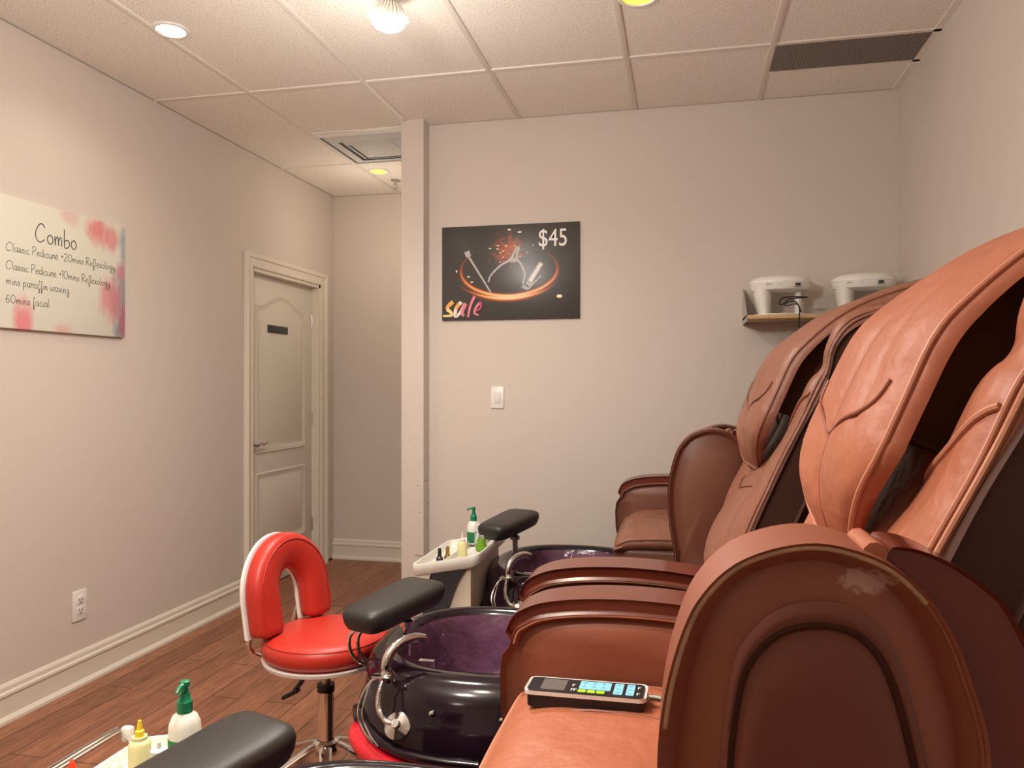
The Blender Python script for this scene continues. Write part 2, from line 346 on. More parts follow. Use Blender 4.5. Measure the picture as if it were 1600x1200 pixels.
# ------------------------------------------------------------------ ceiling lamps
def downlight(x, y, lens, label, r=.062):
    t = thing('recessed_light', label, 'ceiling light', (x, y, H), 0, 'recessed ceiling lights')
    bm = nb(); lathe(bm, [(r*.86, -.002), (r*.9, -.008), (r*1.0, -.009), (r*1.12, -.005), (r*1.14, 0), (r*.86, 0)], seg=32); obj('trim_ring', bm, 'whitegrey', t)
    bm = nb(); lathe(bm, [(0, -.006), (r*.5, -.0055), (r*.87, -.003), (r*.87, -.001), (0, -.001)], seg=32); obj('lens', bm, lens, t)
downlight(-1.976, 2.666, 'warm_lens', 'lit round recessed spotlight in ceiling near the left wall')
downlight(-1.955, 4.734, 'amber_lens', 'small yellow recessed light beyond diffuser in the alcove ceiling')
downlight(-0.158, 2.80, 'amber_lens', 'yellow recessed light at top edge right of the hanging bulb', .07)
t = thing('flood_bulb', 'bright white reflector bulb with ribbed collar hanging from ceiling', 'light bulb', (-1.005, 2.545, H))
t.scale = (1.12, 1.12, 1.0)
bm = nb(); lathe(bm, [(.02, 0), (.02, -.03), (.026, -.034), (.026, -.055)]); obj('socket', bm, 'white', t)
tm = Matrix.Rotation(math.radians(14), 3, 'X') @ Matrix.Rotation(math.radians(10), 3, 'Y')
bm = nb(); lathe(bm, [(.022, -.05), (.03, -.062), (.046, -.085), (.05, -.1), (.05, -.104)], mtx=tm, seg=32); obj('collar', bm, 'white', t)
bm = nb()
for k in range(24):
    a = 2*PI*k/24; d = Vector((math.cos(a), math.sin(a), 0)); n = Vector((-math.sin(a), math.cos(a), 0))*.0016
    pr = [(.022, -.045), (.036, -.055), (.054, -.083), (.066, -.108), (.056, -.108), (.045, -.09), (.028, -.064)]
    loft(bm, [[tm @ (d*r+Vector((0, 0, z))+n*s) for r, z in pr] for s in (-1, 1)])
obj('heat_fins', bm, 'white', t)
bm = nb(); lathe(bm, [(.05, -.10), (.054, -.112), (.05, -.128), (.034, -.142), (.015, -.148), (0, -.149)], mtx=tm, seg=32); obj('lens', bm, 'lit_lens', t)
t = thing('sprinkler_head', 'chrome fire sprinkler head hanging under the alcove ceiling', 'sprinkler', (-1.93, 4.97, H))
bm = nb(); lathe(bm, [(.034, 0), (.034, -.004), (.014, -.012), (.010, -.014)]); obj('escutcheon', bm, 'steel', t)
bm = nb(); lathe(bm, [(.01, -.012), (.01, -.03), (.005, -.034)])
for s in (-1, 1): tube(bm, spline([(s*.008, 0, -.028), (s*.016, 0, -.04), (s*.003, 0, -.055)]), .0025, 6)
obj('frame', bm, 'steel', t)
bm = nb(); lathe(bm, [(.003, -.055), (.018, -.057), (.018, -.06), (0, -.06)]); obj('deflector', bm, 'steel', t)
t = thing('security_camera', 'small dark dome camera mounted high beside the column', 'camera', (-1.463, 5.05, 2.415))
bm = nb(); lathe(bm, [(.03, 0), (.03, .012), (.014, .014)], mtx=Matrix.Rotation(-PI/2, 3, 'Y'), seg=20); obj('mount', bm, 'black', t)
bm = nb(); tube(bm, [(-.01, 0, 0), (-.045, 0, 0)], .008); obj('arm', bm, 'black', t)
bm = nb(); lathe(bm, [(0, .0), (.022, .006), (.033, .022), (.034, .04), (.026, .056), (.018, .06), (.017, .055), (0, .054)], c=(-.058, .03, 0), mtx=Matrix.Rotation(PI/2, 3, 'X'), seg=24); obj('housing', bm, mat('camera_grey', (0.05, 0.05, 0.055), 0.35), t)

# ------------------------------------------------------------------ door in the left wall
def frame_profile(bm, path, prof):
    # path: list of (y, z); prof: (outward offset, projection x)
    n = len(path); rings = []
    for i, p in enumerate(path):
        a = Vector(path[max(i-1, 0)]); c_ = Vector(path[min(i+1, n-1)]); p = Vector(p)
        d1 = (p-a).normalized() if i else (c_-p).normalized(); d2 = (c_-p).normalized() if i < n-1 else d1
        n1 = Vector((-d1[1], d1[0])); n2 = Vector((-d2[1], d2[0])); nn = (n1+n2).normalized(); k = 1/max(.3, nn.dot(n1))
        rings.append([Vector((XL+h, p[0]+nn[0]*o_*k, p[1]+nn[1]*o_*k)) for o_, h in prof])
    loft(bm, rings)
CP = [(0, 0), (0, .012), (.012, .016), (.018, .012), (.05, .016), (.056, .024), (.074, .028), (.082, .02), (.082, 0)]
bm = nb(); frame_profile(bm, [(DY0-.0, 0), (DY0-.0, DZ), (DY1+.0, DZ), (DY1+.0, 0)], [(o_, h) for o_, h in CP])
box(bm, *lo((XL-.15, XL), (DY1+.082, YA-.001), (0, .01)))
struct('trim_door_casing', bm, 'trim')
bm = nb(); box(bm, *lo((XL-.15, XL+.001), (DY0-.001, DY0+.022), (0, DZ))); box(bm, *lo((XL-.15, XL+.001), (DY1-.022, DY1+.001), (0, DZ))); box(bm, *lo((XL-.15, XL+.001), (DY0, DY1), (DZ-.022, DZ+.001)))
struct('trim_door_jamb', bm, 'trim')
d = bpy.data.objects.new('door_1', None); C.objects.link(d); d.location = (XL-.055, DY0+.022, 0); d['kind'] = 'structure'
LW = DY1-DY0-.044
obj('door_leaf', bx((-.02, LW/2, (DZ-.022)/2+.004), (.04, LW-.004, DZ-.03), .002), 'door', d)
def panel(z0, z1, arch):
    y0, y1 = .105, LW-.105; N = 28
    bm = nb(); rings = []
    for o_, h in ((0, 0), (.006, .009), (.016, .009), (.026, .002), (.05, .002), (.07, .011)):
        top = [(y0+o_+(y1-y0-2*o_)*k/N, z1-o_+(arch*(0.5-0.5*math.cos(2*PI*k/N)))) for k in range(N+1)]
        pts = [(y0+o_, z0+o_)]+top+[(y1-o_, z0+o_)]
        rings.append([Vector((h, p[0], p[1])) for p in pts])
    loft(bm, rings, False, True)
    return bm
obj('raised_panel', panel(.86, 1.80, .085), 'door', d)
obj('raised_panel', panel(.25, .74, 0), 'door', d)
hd = obj('door_handle', bx((.008, .06, .92), (.01, .05, .05), .004), 'steel', d)
bm = nb(); tube(bm, [(.01, .06, .92), (.05, .06, .92)], .009); tube(bm, spline([(.05, .06, .92), (.053, .09, .93), (.053, .13, .922), (.053, .165, .935)]), [.009]*6+[.008]*6+[.006]*7, 8); obj('lever', bm, 'steel', hd)
for z in (.3, 1.05, 1.75):
    bm = nb(); tube(bm, [(.004, LW-.003, z-.045), (.004, LW-.003, z+.045)], .006); obj('hinge', bm, 'steel', d)
pl = obj('number_plate', bx((.015, .36, 1.655), (.005, .25, .048), .001), mat('plate_dark', (0.045, 0.045, 0.05), 0.4), d)

# ------------------------------------------------------------------ lettering
def text_mesh(name, s, size, m, parent, mtx, xs=1.0, bold=0.0, ext=.0006):
    cu = bpy.data.curves.new(name, 'FONT'); cu.body = s; cu.size = size; cu.extrude = ext; cu.offset = bold
    to = bpy.data.objects.new(name, cu); C.objects.link(to)
    dg = bpy.context.evaluated_depsgraph_get(); me = bpy.data.meshes.new_from_object(to.evaluated_get(dg))
    bpy.data.objects.remove(to); me.name = name
    for v in me.vertices: v.co = mtx @ Vector((v.co.x*xs, v.co.y, v.co.z))
    me.materials.clear(); me.materials.append(M[m] if isinstance(m, str) else m)
    o = bpy.data.objects.new(name, me); C.objects.link(o); o.parent = parent
    return o
G = {  # single-stroke handwriting: (advance, strokes)
'C': (1.5, [[(1.25, 1.65), (1.0, 2.0), (.55, 1.85), (.12, 1.0), (.22, .2), (.7, 0), (1.2, .35)]]),
'o': (.95, [[(.5, 1), (.15, .8), (.05, .4), (.3, 0), (.65, .15), (.75, .6), (.5, 1)]]),
'm': (1.2, [[(.05, 1), (.1, 0), (.15, .6), (.4, 1), (.5, .6), (.52, 0)], [(.52, .5), (.8, 1), (.92, .6), (.95, 0)]]),
'n': (.85, [[(.05, 1), (.1, 0), (.15, .55), (.42, 1), (.55, .6), (.58, 0), (.7, .05)]]),
'b': (.95, [[(.12, 2), (.1, .1), (.5, 0), (.78, .4), (.6, .85), (.15, .7)]]),
'l': (.4, [[(.1, 2), (.1, .2), (.28, 0)]]),
'a': (.95, [[(.7, .9), (.3, 1), (.05, .5), (.3, 0), (.65, .3), (.72, .95), (.72, .2), (.9, 0)]]),
's': (.7, [[(0, .05), (.3, 1.0), (.5, .55), (.45, .05), (.12, .05)]]),
'i': (.4, [[(.1, .9), (.1, .1), (.28, 0)], [(.12, 1.4), (.14, 1.48)]]),
'c': (.75, [[(.6, .85), (.35, 1), (.05, .5), (.3, 0), (.68, .2)]]),
'P': (1.1, [[(.18, 2), (.12, 0)], [(0, 1.9), (.6, 2.1), (.95, 1.6), (.6, 1.0), (.15, .95)]]),
'R': (1.15, [[(.18, 2), (.12, 0)], [(0, 1.9), (.6, 2.1), (.9, 1.6), (.6, 1.1), (.2, 1.0), (.6, .5), (1.0, 0)]]),
'e': (.8, [[(.08, .5), (.6, .65), (.48, 1), (.2, .9), (.05, .4), (.3, 0), (.7, .2)]]),
'd': (.95, [[(.65, .85), (.3, 1), (.05, .5), (.3, 0), (.7, .4)], [(.75, 2), (.72, .1), (.88, 0)]]),
'u': (.9, [[(.1, 1), (.1, .2), (.35, 0), (.62, .3), (.68, 1)], [(.68, 1), (.7, .1), (.85, 0)]]),
'r': (.75, [[(0, 0), (.2, 1.05), (.28, .85), (.58, .9), (.5, .25), (.68, 0)]]),
'f': (.6, [[(.5, 1.8), (.3, 2.0), (.22, 1.2), (.2, -.9), (.38, -.7), (.3, -.1), (.5, .1)]]),
'x': (.8, [[(.05, 1), (.35, .7), (.45, .2), (.7, 0)], [(.65, 1), (.1, 0)]]),
'g': (.85, [[(.6, .9), (.3, 1), (.05, .5), (.3, .05), (.6, .4), (.65, 1), (.62, -.6), (.35, -1.0), (.1, -.75), (.35, -.35), (.8, .1)]]),
'y': (.85, [[(.08, 1), (.12, .3), (.35, .1), (.6, .4), (.65, 1), (.62, -.6), (.35, -1.0), (.1, -.75), (.35, -.35), (.8, .1)]]),
'p': (.9, [[(.1, 1), (.1, -1)], [(.1, .7), (.45, 1), (.72, .55), (.5, .05), (.12, .1)]]),
'w': (1.1, [[(.05, 1), (.1, .2), (.3, 0), (.48, .4), (.5, .9), (.52, .3), (.7, 0), (.9, .4), (.85, 1), (1.05, .9)]]),
'+': (.85, [[(.1, 1), (.7, 1)], [(.4, 1.35), (.4, .6)]]),
'2': (1.0, [[(.1, 1.6), (.4, 2.0), (.8, 1.6), (.5, .8), (.05, 0), (.45, .08), (.85, 0)]]),
'0': (1.25, [[(.6, 2), (.15, 1.5), (.1, .6), (.5, 0), (.98, .5), (1.02, 1.4), (.6, 2)]]),
'1': (.45, [[(.0, 1.7), (.2, 2), (.2, 0)]]),
'6': (1.05, [[(.8, 1.9), (.35, 1.6), (.08, .7), (.35, 0), (.8, .3), (.75, .85), (.4, 1.0), (.12, .6)]]),
' ': (.55, [])}
def hand_text(name, s, parent, org, ux, uz, n, width, xh, r, m='ink'):
    """writes s in strokes from org along ux; total length width, x-height xh"""
    tot = sum(G[c][0] for c in s); kx = width/tot; bm = nb(); x = 0
    org, ux, uz, n = Vector(org), Vector(ux), Vector(uz), Vector(n)
    for c in s:
        for st in G[c][1]:
            pts = [org+ux*((x+p[0])*kx)+uz*(p[1]*xh) for p in spline([(a, b2, 0) for a, b2 in st], 5)]
            tube(bm, pts, r, 5)
        x += G[c][0]
    for v in bm.verts: v.co = v.co-n*((v.co-org).dot(n))*.6
    return obj(name, bm, m, parent, 60)

# ------------------------------------------------------------------ combo sign (left wall)
m, nt, b = node_mat('watercolour_print'); M['watercolour'] = m
tc = nt.nodes.new('ShaderNodeTexCoord'); nz = nt.nodes.new('ShaderNodeTexNoise'); nz.inputs['Scale'].default_value = 11; nz.inputs['Detail'].default_value = 7; nz.inputs['Roughness'].default_value = .65
mpn = nt.nodes.new('ShaderNodeMapping'); mpn.inputs['Scale'].default_value = (1, 1.6, .7); nt.links.new(tc.outputs['Object'], mpn.inputs['Vector']); nt.links.new(mpn.outputs['Vector'], nz.inputs['Vector'])
prev = None
def blot(prev, cy, cz, ry, rz_, col, thr=.55):
    mp = nt.nodes.new('ShaderNodeMapping'); mp.inputs['Location'].default_value = (0, -cy/ry, -cz/rz_); mp.inputs['Scale'].default_value = (0, 1/ry, 1/rz_)
    nt.links.new(tc.outputs['Object'], mp.inputs['Vector'])
    ln = nt.nodes.new('ShaderNodeVectorMath'); ln.operation = 'LENGTH'; nt.links.new(mp.outputs['Vector'], ln.inputs[0])
    ad = nt.nodes.new('ShaderNodeMath'); ad.operation = 'MULTIPLY_ADD'; ad.inputs[1].default_value = -1.6; nt.links.new(nz.outputs['Fac'], ad.inputs[0]); nt.links.new(ln.outputs['Value'], ad.inputs[2])
    mr = nt.nodes.new('ShaderNodeMapRange'); mr.inputs['From Min'].default_value = .35; mr.inputs['From Max'].default_value = -.35; mr.inputs['To Max'].default_value = .75; nt.links.new(ad.outputs[0], mr.inputs['Value'])
    mx = nt.nodes.new('ShaderNodeMix'); mx.data_type = 'RGBA'; nt.links.new(mr.outputs[0], mx.inputs[0])
    if prev is None: mx.inputs[6].default_value = (0.72, 0.70, 0.60, 1)
    else: nt.links.new(prev.outputs[2], mx.inputs[6])
    mx.inputs[7].default_value = (*col, 1); return mx
# object coords: y from the sign's right edge (0) to the left (negative), z from its bottom
for a in ((-.02, .18, .07, .17, (.20, .22, .28)), (-.0, .42, .04, .12, (.25, .32, .38)), (-.085, .17, .075, .10, (.72, .22, .25)), (-.17, .47, .07, .07, (.72, .12, .15)), (-.09, .44, .05, .07, (.70, .2, .22)),
          (-.03, .30, .04, .05, (.6, .2, .25)), (-.56, .03, .05, .10, (.80, .15, .20)), (-.36, .01, .06, .03, (.75, .45, .4)), (-.33, .50, .06, .05, (.68, .45, .42)), (-.03, .02, .05, .04, (.25, .28, .30)), (-.01, .08, .03, .08, (.55, .1, .18))):
    prev = blot(prev, *a)
nt.links.new(prev.outputs[2], b.inputs['Base Color']); b.inputs['Roughness'].default_value = .5
t = thing('menu_sign', 'white watercolour wall sign headed Combo listing pedicure treatments', 'sign', (XL, 3.085, 1.515))
obj('canvas', bx((.0115, -.38, .255), (.021, .76, .51), .002), 'watercolour', t)
def W(y, z): return (.0225, y-3.085, z-1.515)
A1 = dict(ux=(0, 1, 0), uz=(0, 0, 1), n=(1, 0, 0))
hand_text('heading', 'Combo', t, W(2.578, 1.872), (0, 1, 0), (0, -.03, 1), (1, 0, 0), .222, .037, .0021)
hand_text('text_line', 'Classic Pedicure +20mins Reflexology', t, W(2.442, 1.812), (0, 1, .008), (0, 0, 1), (1, 0, 0), .58, .0165, .0011)
hand_text('text_line', 'Classic Pedicure +10mins Reflexology', t, W(2.442, 1.742), (0, 1, -.005), (0, 0, 1), (1, 0, 0), .548, .0165, .0011)
hand_text('text_line', 'mins paraffin waxing', t, W(2.445, 1.683), (0, 1, -.008), (0, 0, 1), (1, 0, 0), .31, .0165, .0011)
hand_text('text_line', '60mins facial', t, W(2.442, 1.612), (0, 1, .005), (0, 0, 1), (1, 0, 0), .21, .0165, .0011)

# ------------------------------------------------------------------ $45 sale sign (back wall)
m, nt, b = node_mat('sale_print'); M['sale_print'] = m
tc = nt.nodes.new('ShaderNodeTexCoord')
def math_(op, a, b2=None, c_=None):
    n = nt.nodes.new('ShaderNodeMath'); n.operation = op
    for i, v in enumerate((a, b2, c_)):
        if v is None: continue
        if isinstance(v, (int, float)): n.inputs[i].default_value = v
        else: nt.links.new(v, n.inputs[i])
    return n.outputs[0]
sx = nt.nodes.new('ShaderNodeSeparateXYZ'); nt.links.new(tc.outputs['Object'], sx.inputs[0]); X, Z = sx.outputs['X'], sx.outputs['Z']
def arc(cx, cz, rx, rz_, wid, zfade0, zfade1):
    dx = math_('DIVIDE', math_('SUBTRACT', X, cx), rx); dz = math_('DIVIDE', math_('SUBTRACT', Z, cz), rz_)
    rr = math_('SQRT', math_('ADD', math_('MULTIPLY', dx, dx), math_('MULTIPLY', dz, dz)))
    mr = nt.nodes.new('ShaderNodeMapRange'); mr.inputs['From Min'].default_value = zfade0; mr.inputs['From Max'].default_value = zfade1; mr.inputs['To Min'].default_value = 1; mr.inputs['To Max'].default_value = 0; nt.links.new(Z, mr.inputs['Value'])
    wv = math_('MULTIPLY', math_('MULTIPLY', mr.outputs[0], mr.outputs[0]), wid); wv = math_('ADD', wv, .012)
    q = math_('DIVIDE', math_('SUBTRACT', rr, 1.0), wv); g = math_('POWER', 2.718, math_('MULTIPLY', math_('MULTIPLY', q, q), -1.0))
    return math_('MULTIPLY', g, math_('MINIMUM', math_('ADD', mr.outputs[0], .0), 1.0))
g1 = arc(.365, .26, .26, .135, .07, .10, .38); g2 = arc(.36, .30, .33, .19, .05, .10, .19)
gl = math_('ADD', g1, g2)
nz = nt.nodes.new('ShaderNodeTexNoise'); nz.inputs['Scale'].default_value = 45; nz.inputs['Detail'].default_value = 4; nt.links.new(tc.outputs['Object'], nz.inputs['Vector'])
dx = math_('DIVIDE', math_('SUBTRACT', X, .36), .10); dz = math_('DIVIDE', math_('SUBTRACT', Z, .365), .085)
rad = math_('SQRT', math_('ADD', math_('MULTIPLY', dx, dx), math_('MULTIPLY', dz, dz)))
sp = nt.nodes.new('ShaderNodeMapRange'); sp.inputs['From Min'].default_value = -.02; sp.inputs['From Max'].default_value = -.40; sp.inputs['To Max'].default_value = .36
nt.links.new(math_('ADD', math_('MULTIPLY', rad, .5), math_('MULTIPLY', nz.outputs['Fac'], -1.0)), sp.inputs['Value'])
gl = math_('MAXIMUM', gl, sp.outputs[0])
rp = nt.nodes.new('ShaderNodeValToRGB'); e = rp.color_ramp.elements
e[0].position = 0.0; e[0].color = (.058, .054, .050, 1); e[1].position = 1.0; e[1].color = (1, .80, .50, 1)
x1 = e.new(.35); x1.color = (.38, .085, .03, 1); x2 = e.new(.65); x2.color = (.85, .34, .10, 1)
nt.links.new(gl, rp.inputs['Fac']); nt.links.new(rp.outputs['Color'], b.inputs['Base Color']); b.inputs['Roughness'].default_value = .32
t = thing('sale_sign', 'dark wall sign with nail tools, the word sale and $45', 'sign', (-1.263, YB, 1.640))
SW, SH = .74, .498
obj('board', bx((SW/2, -.008, SH/2), (SW, .014, SH), .001), 'sale_print', t)
def S(px, py): return ((px-80)/1428*SW, (1128-py)/(1000)*SH)   # board plan: fractions of the board's own width and height
def flat(name, polys, m, y=-.0158, th=.0012):
    bm = nb()
    for p in polys: slab(bm, [S(*q) for q in p], y-th, y, 0)
    return obj(name, bm, m, t)
YS = [-.0156]
def stroke(name, strokes, m, widths):
    bm = nb()
    for st, wd in zip(strokes, widths):
        pts = spline([(*S(*q), 0) for q in st], 6); L, R_ = [], []
        for i, p in enumerate(pts):
            d_ = (pts[min(i+1, len(pts)-1)]-pts[max(i-1, 0)]).normalized(); nn = Vector((-d_.y, d_.x, 0)); k = i/(len(pts)-1)
            ww = wd[0]+(wd[1]-wd[0])*k; L.append(p+nn*ww); R_.append(p-nn*ww)
        YS[0] -= .00035; h = YS[0]
        loft(bm, [[Vector((a.x, -.0150, a.y)), Vector((c_.x, -.0150, c_.y)), Vector((c_.x, h, c_.y)), Vector((a.x, h, a.y))] for a, c_ in zip(L, R_)])
    return obj(name, bm, m, t)
text_mesh('price', '$45', .128, 'print_white', t, Matrix.Translation((S(1088, 0)[0], -.0158, S(0, 372)[1])) @ Matrix.Rotation(PI/2, 4, 'X'), .80, .0004, .001)
stroke('cuticle_pusher_print', [[(345, 395), (368, 455)], [(370, 460), (480, 640), (600, 840)]], 'print_silver', [(.016, .012), (.006, .004)])
stroke('nipper_print', [[(575, 730), (600, 660), (700, 560), (800, 500), (850, 420), (880, 365)], [(935, 760), (955, 660), (920, 560), (870, 480), (890, 400), (892, 362)], [(800, 500), (850, 505), (880, 500)]], 'print_silver', [(.004, .007), (.006, .006), (.014, .01)])
stroke('nail_clipper_print', [[(1125, 545), (1060, 650), (985, 775)], [(1125, 680), (1060, 740), (990, 815)], [(930, 780), (985, 815)]], 'print_silver', [(.013, .015), (.003, .005), (.01, .008)])
stroke('nail_clipper_print', [[(1125, 550), (1060, 650), (1010, 735)]], 'print_white', [(.007, .009)])
m1 = mat('print_sale_orange', (0.85, 0.42, 0.10), .5); m2 = mat('print_sale_pink', (0.78, 0.22, 0.28), .5); m3 = mat('print_sale_white', (0.9, 0.75, 0.68), .5); m4 = mat('print_sale_yellow', (0.9, 0.72, 0.3), .5); m5 = mat('print_sale_wine', (0.45, 0.06, 0.12), .5)
stroke('sale_letter', [[(200, 930), (150, 975), (135, 1010)]], m1, [(.011, .009)]); stroke('sale_letter', [[(135, 1010), (175, 1040), (185, 1075), (95, 1080)]], m4, [(.010, .005)])
stroke('sale_letter', [[(290, 935), (235, 1000), (225, 1085), (275, 1050), (330, 950)]], m3, [(.010, .007)]); stroke('sale_letter', [[(335, 955), (300, 1040), (315, 1085)]], m2, [(.010, .008)]); stroke('sale_letter', [[(265, 950), (232, 1010)]], m1, [(.009, .009)])
stroke('sale_letter', [[(432, 875), (385, 985), (362, 1100)]], m2, [(.008, .005)]); stroke('sale_letter', [[(485, 950), (445, 1000), (430, 1055), (475, 1080)]], m2, [(.007, .004)]); stroke('sale_letter', [[(440, 1030), (490, 1010), (500, 950), (480, 945)]], m5, [(.005, .006)])
for (px, py, rx, rz_) in ((793, 183, .0095, .005), (900, 213, .011, .005), (1307, 897, .015, .009), (675, 347, .008, .003), (760, 353, .008, .003), (670, 382, .008, .003), (732, 408, .006, .003), (593, 374, .007, .003), (700, 422, .004, .003), (730, 470, .004, .003), (698, 520, .004, .003), (790, 436, .004, .002), (1037, 354, .004, .003), (980, 430, .004, .002), (365, 668, .008, .004), (400, 725, .009, .003), (237, 605, .004, .007), (850, 356, .005, .003), (905, 470, .004, .003)):
    cx, cz = S(px, py); bm = nb(); slab(bm, [(cx+rx*math.cos(a), cz+rz_*math.sin(a)) for a in [2*PI*k/14 for k in range(14)]], -.0165, -.0156, 0); obj('spark_print', bm, 'print_cream', t)
for cx, cz in ((.012, SH-.014), (SW/2, SH-.016), (SW-.03, SH-.018), (SW-.05, .014), (SW/2+.01, .014)):
    bm = nb(); lathe(bm, [(.005, 0), (.005, .002), (0, .003)], c=(cx, -.0155, cz), mtx=Matrix.Rotation(PI/2, 3, 'X'), seg=12); obj('screw', bm, 'black', t)

# ------------------------------------------------------------------ wall plates
t = thing('light_switch', 'white rocker light switch on the back wall below the sale sign', 'light switch', (-.96, YB, 1.229))
obj('cover_plate', bx((0, -.004, 0), (.070, .008, .115), .003), 'whitegrey', t)
obj('rocker', bx((0, -.0095, 0), (.034, .006, .066), .002, rot=Matrix.Rotation(.05, 3, 'X')), 'white', t)
t = thing('power_outlet', 'white double power outlet low on the left wall', 'power outlet', (XL, 2.83, .345))
obj('cover_plate', bx((.004, 0, 0), (.008, .078, .13), .003), 'whitegrey', t)
for s in (-1, 1):
    r_ = obj('socket', bx((.009, 0, s*.022), (.004, .036, .034), .002), 'white', t)
    bm = nb(); box(bm, (.0115, -.007, s*.022+.003), (.001, .003, .011)); box(bm, (.0115, .007, s*.022+.003), (.001, .003, .009)); box(bm, (.0115, 0, s*.022-.010), (.001, .005, .005)); obj('slot', bm, 'dark', r_)

# ------------------------------------------------------------------ shelf with two nail lamps
t = thing('wall_shelf', 'pale wooden shelf on back wall carrying two white nail dryers', 'shelf', (.29, YB, 1.61))
obj('board', bx((.345, -.13, 0), (.69, .24, .018), .002), 'shelfwood', t)
bm = nb(); slab(bm, [(0, 0), (-.235, 0), (-.235, .018), (-.03, .155), (0, .155)], -.006, -.002, 0, axis='x'); slab(bm, [(0, -.02), (-.24, -.02), (-.24, .01), (0, .01)], -.006, -.002, 0, axis='x'); obj('bracket', bm, 'grey', t)
bm = nb(); slab(bm, [(0, 0), (-.235, 0), (-.235, .018), (-.03, .155), (0, .155)], .694, .698, 0, axis='x'); obj('bracket', bm, 'grey', t)
def nail_dryer(x, label, rz):
    t = thing('nail_dryer', label, 'nail dryer', (x, 3.815, 1.619), rz, 'nail dryers on the wall shelf')
    t.scale = (.94, .94, .96)
    E_ = lambda r, z: [Vector((r*math.cos(a), r*.72*math.sin(a), z)) for a in [2*PI*k/40 for k in range(40)]]
    bm = nb(); loft(bm, [E_(.13, 0), E_(.138, .004), E_(.138, .008), E_(.10, .011)]); obj('base_plate', bm, 'whitegrey', t)
    bm = nb()
    f = lambda cx, w_, d_, z: [Vector((cx+w_*math.cos(a), d_*math.sin(a), z)) for a in [2*PI*k/20 for k in range(20)]]
    loft(bm, [f(-.078, .028, .055, .008), f(-.082, .038, .07, .06), f(-.085, .048, .08, .14)]); obj('post', bm, 'whitegrey', t)
    bm = nb(); loft(bm, [f(.085, .018, .03, .008), f(.085, .017, .03, .14)]); obj('post', bm, 'whitegrey', t)
    bm = nb(); loft(bm, [E_(.11, .118), E_(.136, .126), E_(.145, .142), E_(.147, .158)]); h = obj('lamp_housing', bm, 'whitegrey', t)
    bm = nb(); loft(bm, [E_(.150, .158), E_(.151, .164), E_(.14, .180), E_(.105, .193), E_(.05, .199), E_(.01, .20)]); obj('lid', bm, 'whitegrey', t)
    bm = nb(); box(bm, (.072, -.0945, .146), (.024, .006, .012), .001, rot=None); obj('power_switch', bm, 'black', h)
    bm = nb()
    for k in range(14): box(bm, (-.03-.005*k+.02, -.1035+.0008*k, .148), (.0015, .003, .010))
    obj('vent_slot', bm, 'grey', h)
    bm = nb()
    for k in range(4): box(bm, (.058+.009*k, -.0975+.0012*k, .134), (.005, .003, .003))
    obj('marking', bm, 'ink', h)
    return t
nd = nail_dryer(.445, 'white oval nail dryer on shelf beside a looped black cord', 0)
nail_dryer(.81, 'white oval nail dryer at right end of shelf near corner', -.15)
bm = nb(); tube(bm, spline([(.535, 3.74, 1.632), (.50, 3.70, 1.68), (.43, 3.69, 1.665), (.45, 3.70, 1.70), (.56, 3.71, 1.70), (.47, 3.70, 1.69), (.455, 3.69, 1.66), (.50, 3.67, 1.665), (.515, 3.66, 1.64), (.515, 3.68, 1.56)]), .0035, 6)
lathe(bm, [(.007, 0), (.008, .02), (.004, .026)], c=(.515, 3.68, 1.535), seg=10)
obj('power_cord', bm, 'black', nd, off=(.445, 3.815, 1.619))

# ------------------------------------------------------------------ massage pedicure chairs
# chair-local frame: origin on the floor under the seat centre; -x is the front, +x the wall behind
def X0(pts): return [Vector((p[0], 0, p[1])) for p in pts]
PC = spline(X0([(.78, 1.575), (.70, 1.575), (.60, 1.555), (.46, 1.515), (.36, 1.470), (.285, 1.415), (.245, 1.37), (.212, 1.30), (.172, 1.20), (.168, 1.14), (.180, 1.075)]), 8)       # centre line of the head mantle
EL = spline(X0([(.72, 1.555), (.62, 1.525), (.50, 1.485), (.40, 1.445), (.355, 1.400), (.340, 1.345), (.323, 1.29), (.270, 1.19), (.215, 1.07), (.16, .94), (.11, .80)]), 8)   # outer edge of the side bolsters
CL = spline(X0([(.32, 1.34), (.285, 1.2), (.225, 1.08), (.145, .97), (.082, .87), (.045, .77)]), 6)       # lower centre cushion
ARM = [(-.372, .79), (-.356, .825), (-.325, .845), (-.285, .858), (-.215, .868), (-.13, .872), (-.05, .870), (.02, .864), (.12, .85), (.22, .83)]
FLIP = [(.010, .66), (-.004, .74), (-.020, .84), (-.025, .93), (-.018, 1.0), (-.001, 1.063), (.018, 1.10), (.048, 1.13), (.09, 1.148), (.132, 1.152), (.18, 1.138), (.212, 1.112), (.235, 1.077), (.252, 1.03), (.265, .975), (.262, .90), (.235, .82), (.19, .74), (.15, .66)]
FLIP_OVAL = [(.06, .72), (.045, .80), (.040, .87), (.042, .94), (.047, .99), (.058, 1.035), (.085, 1.067), (.118, 1.078), (.15, 1.074), (.172, 1.055), (.186, 1.025), (.20, .97), (.208, .92), (.205, .85), (.18, .78), (.14, .72)]
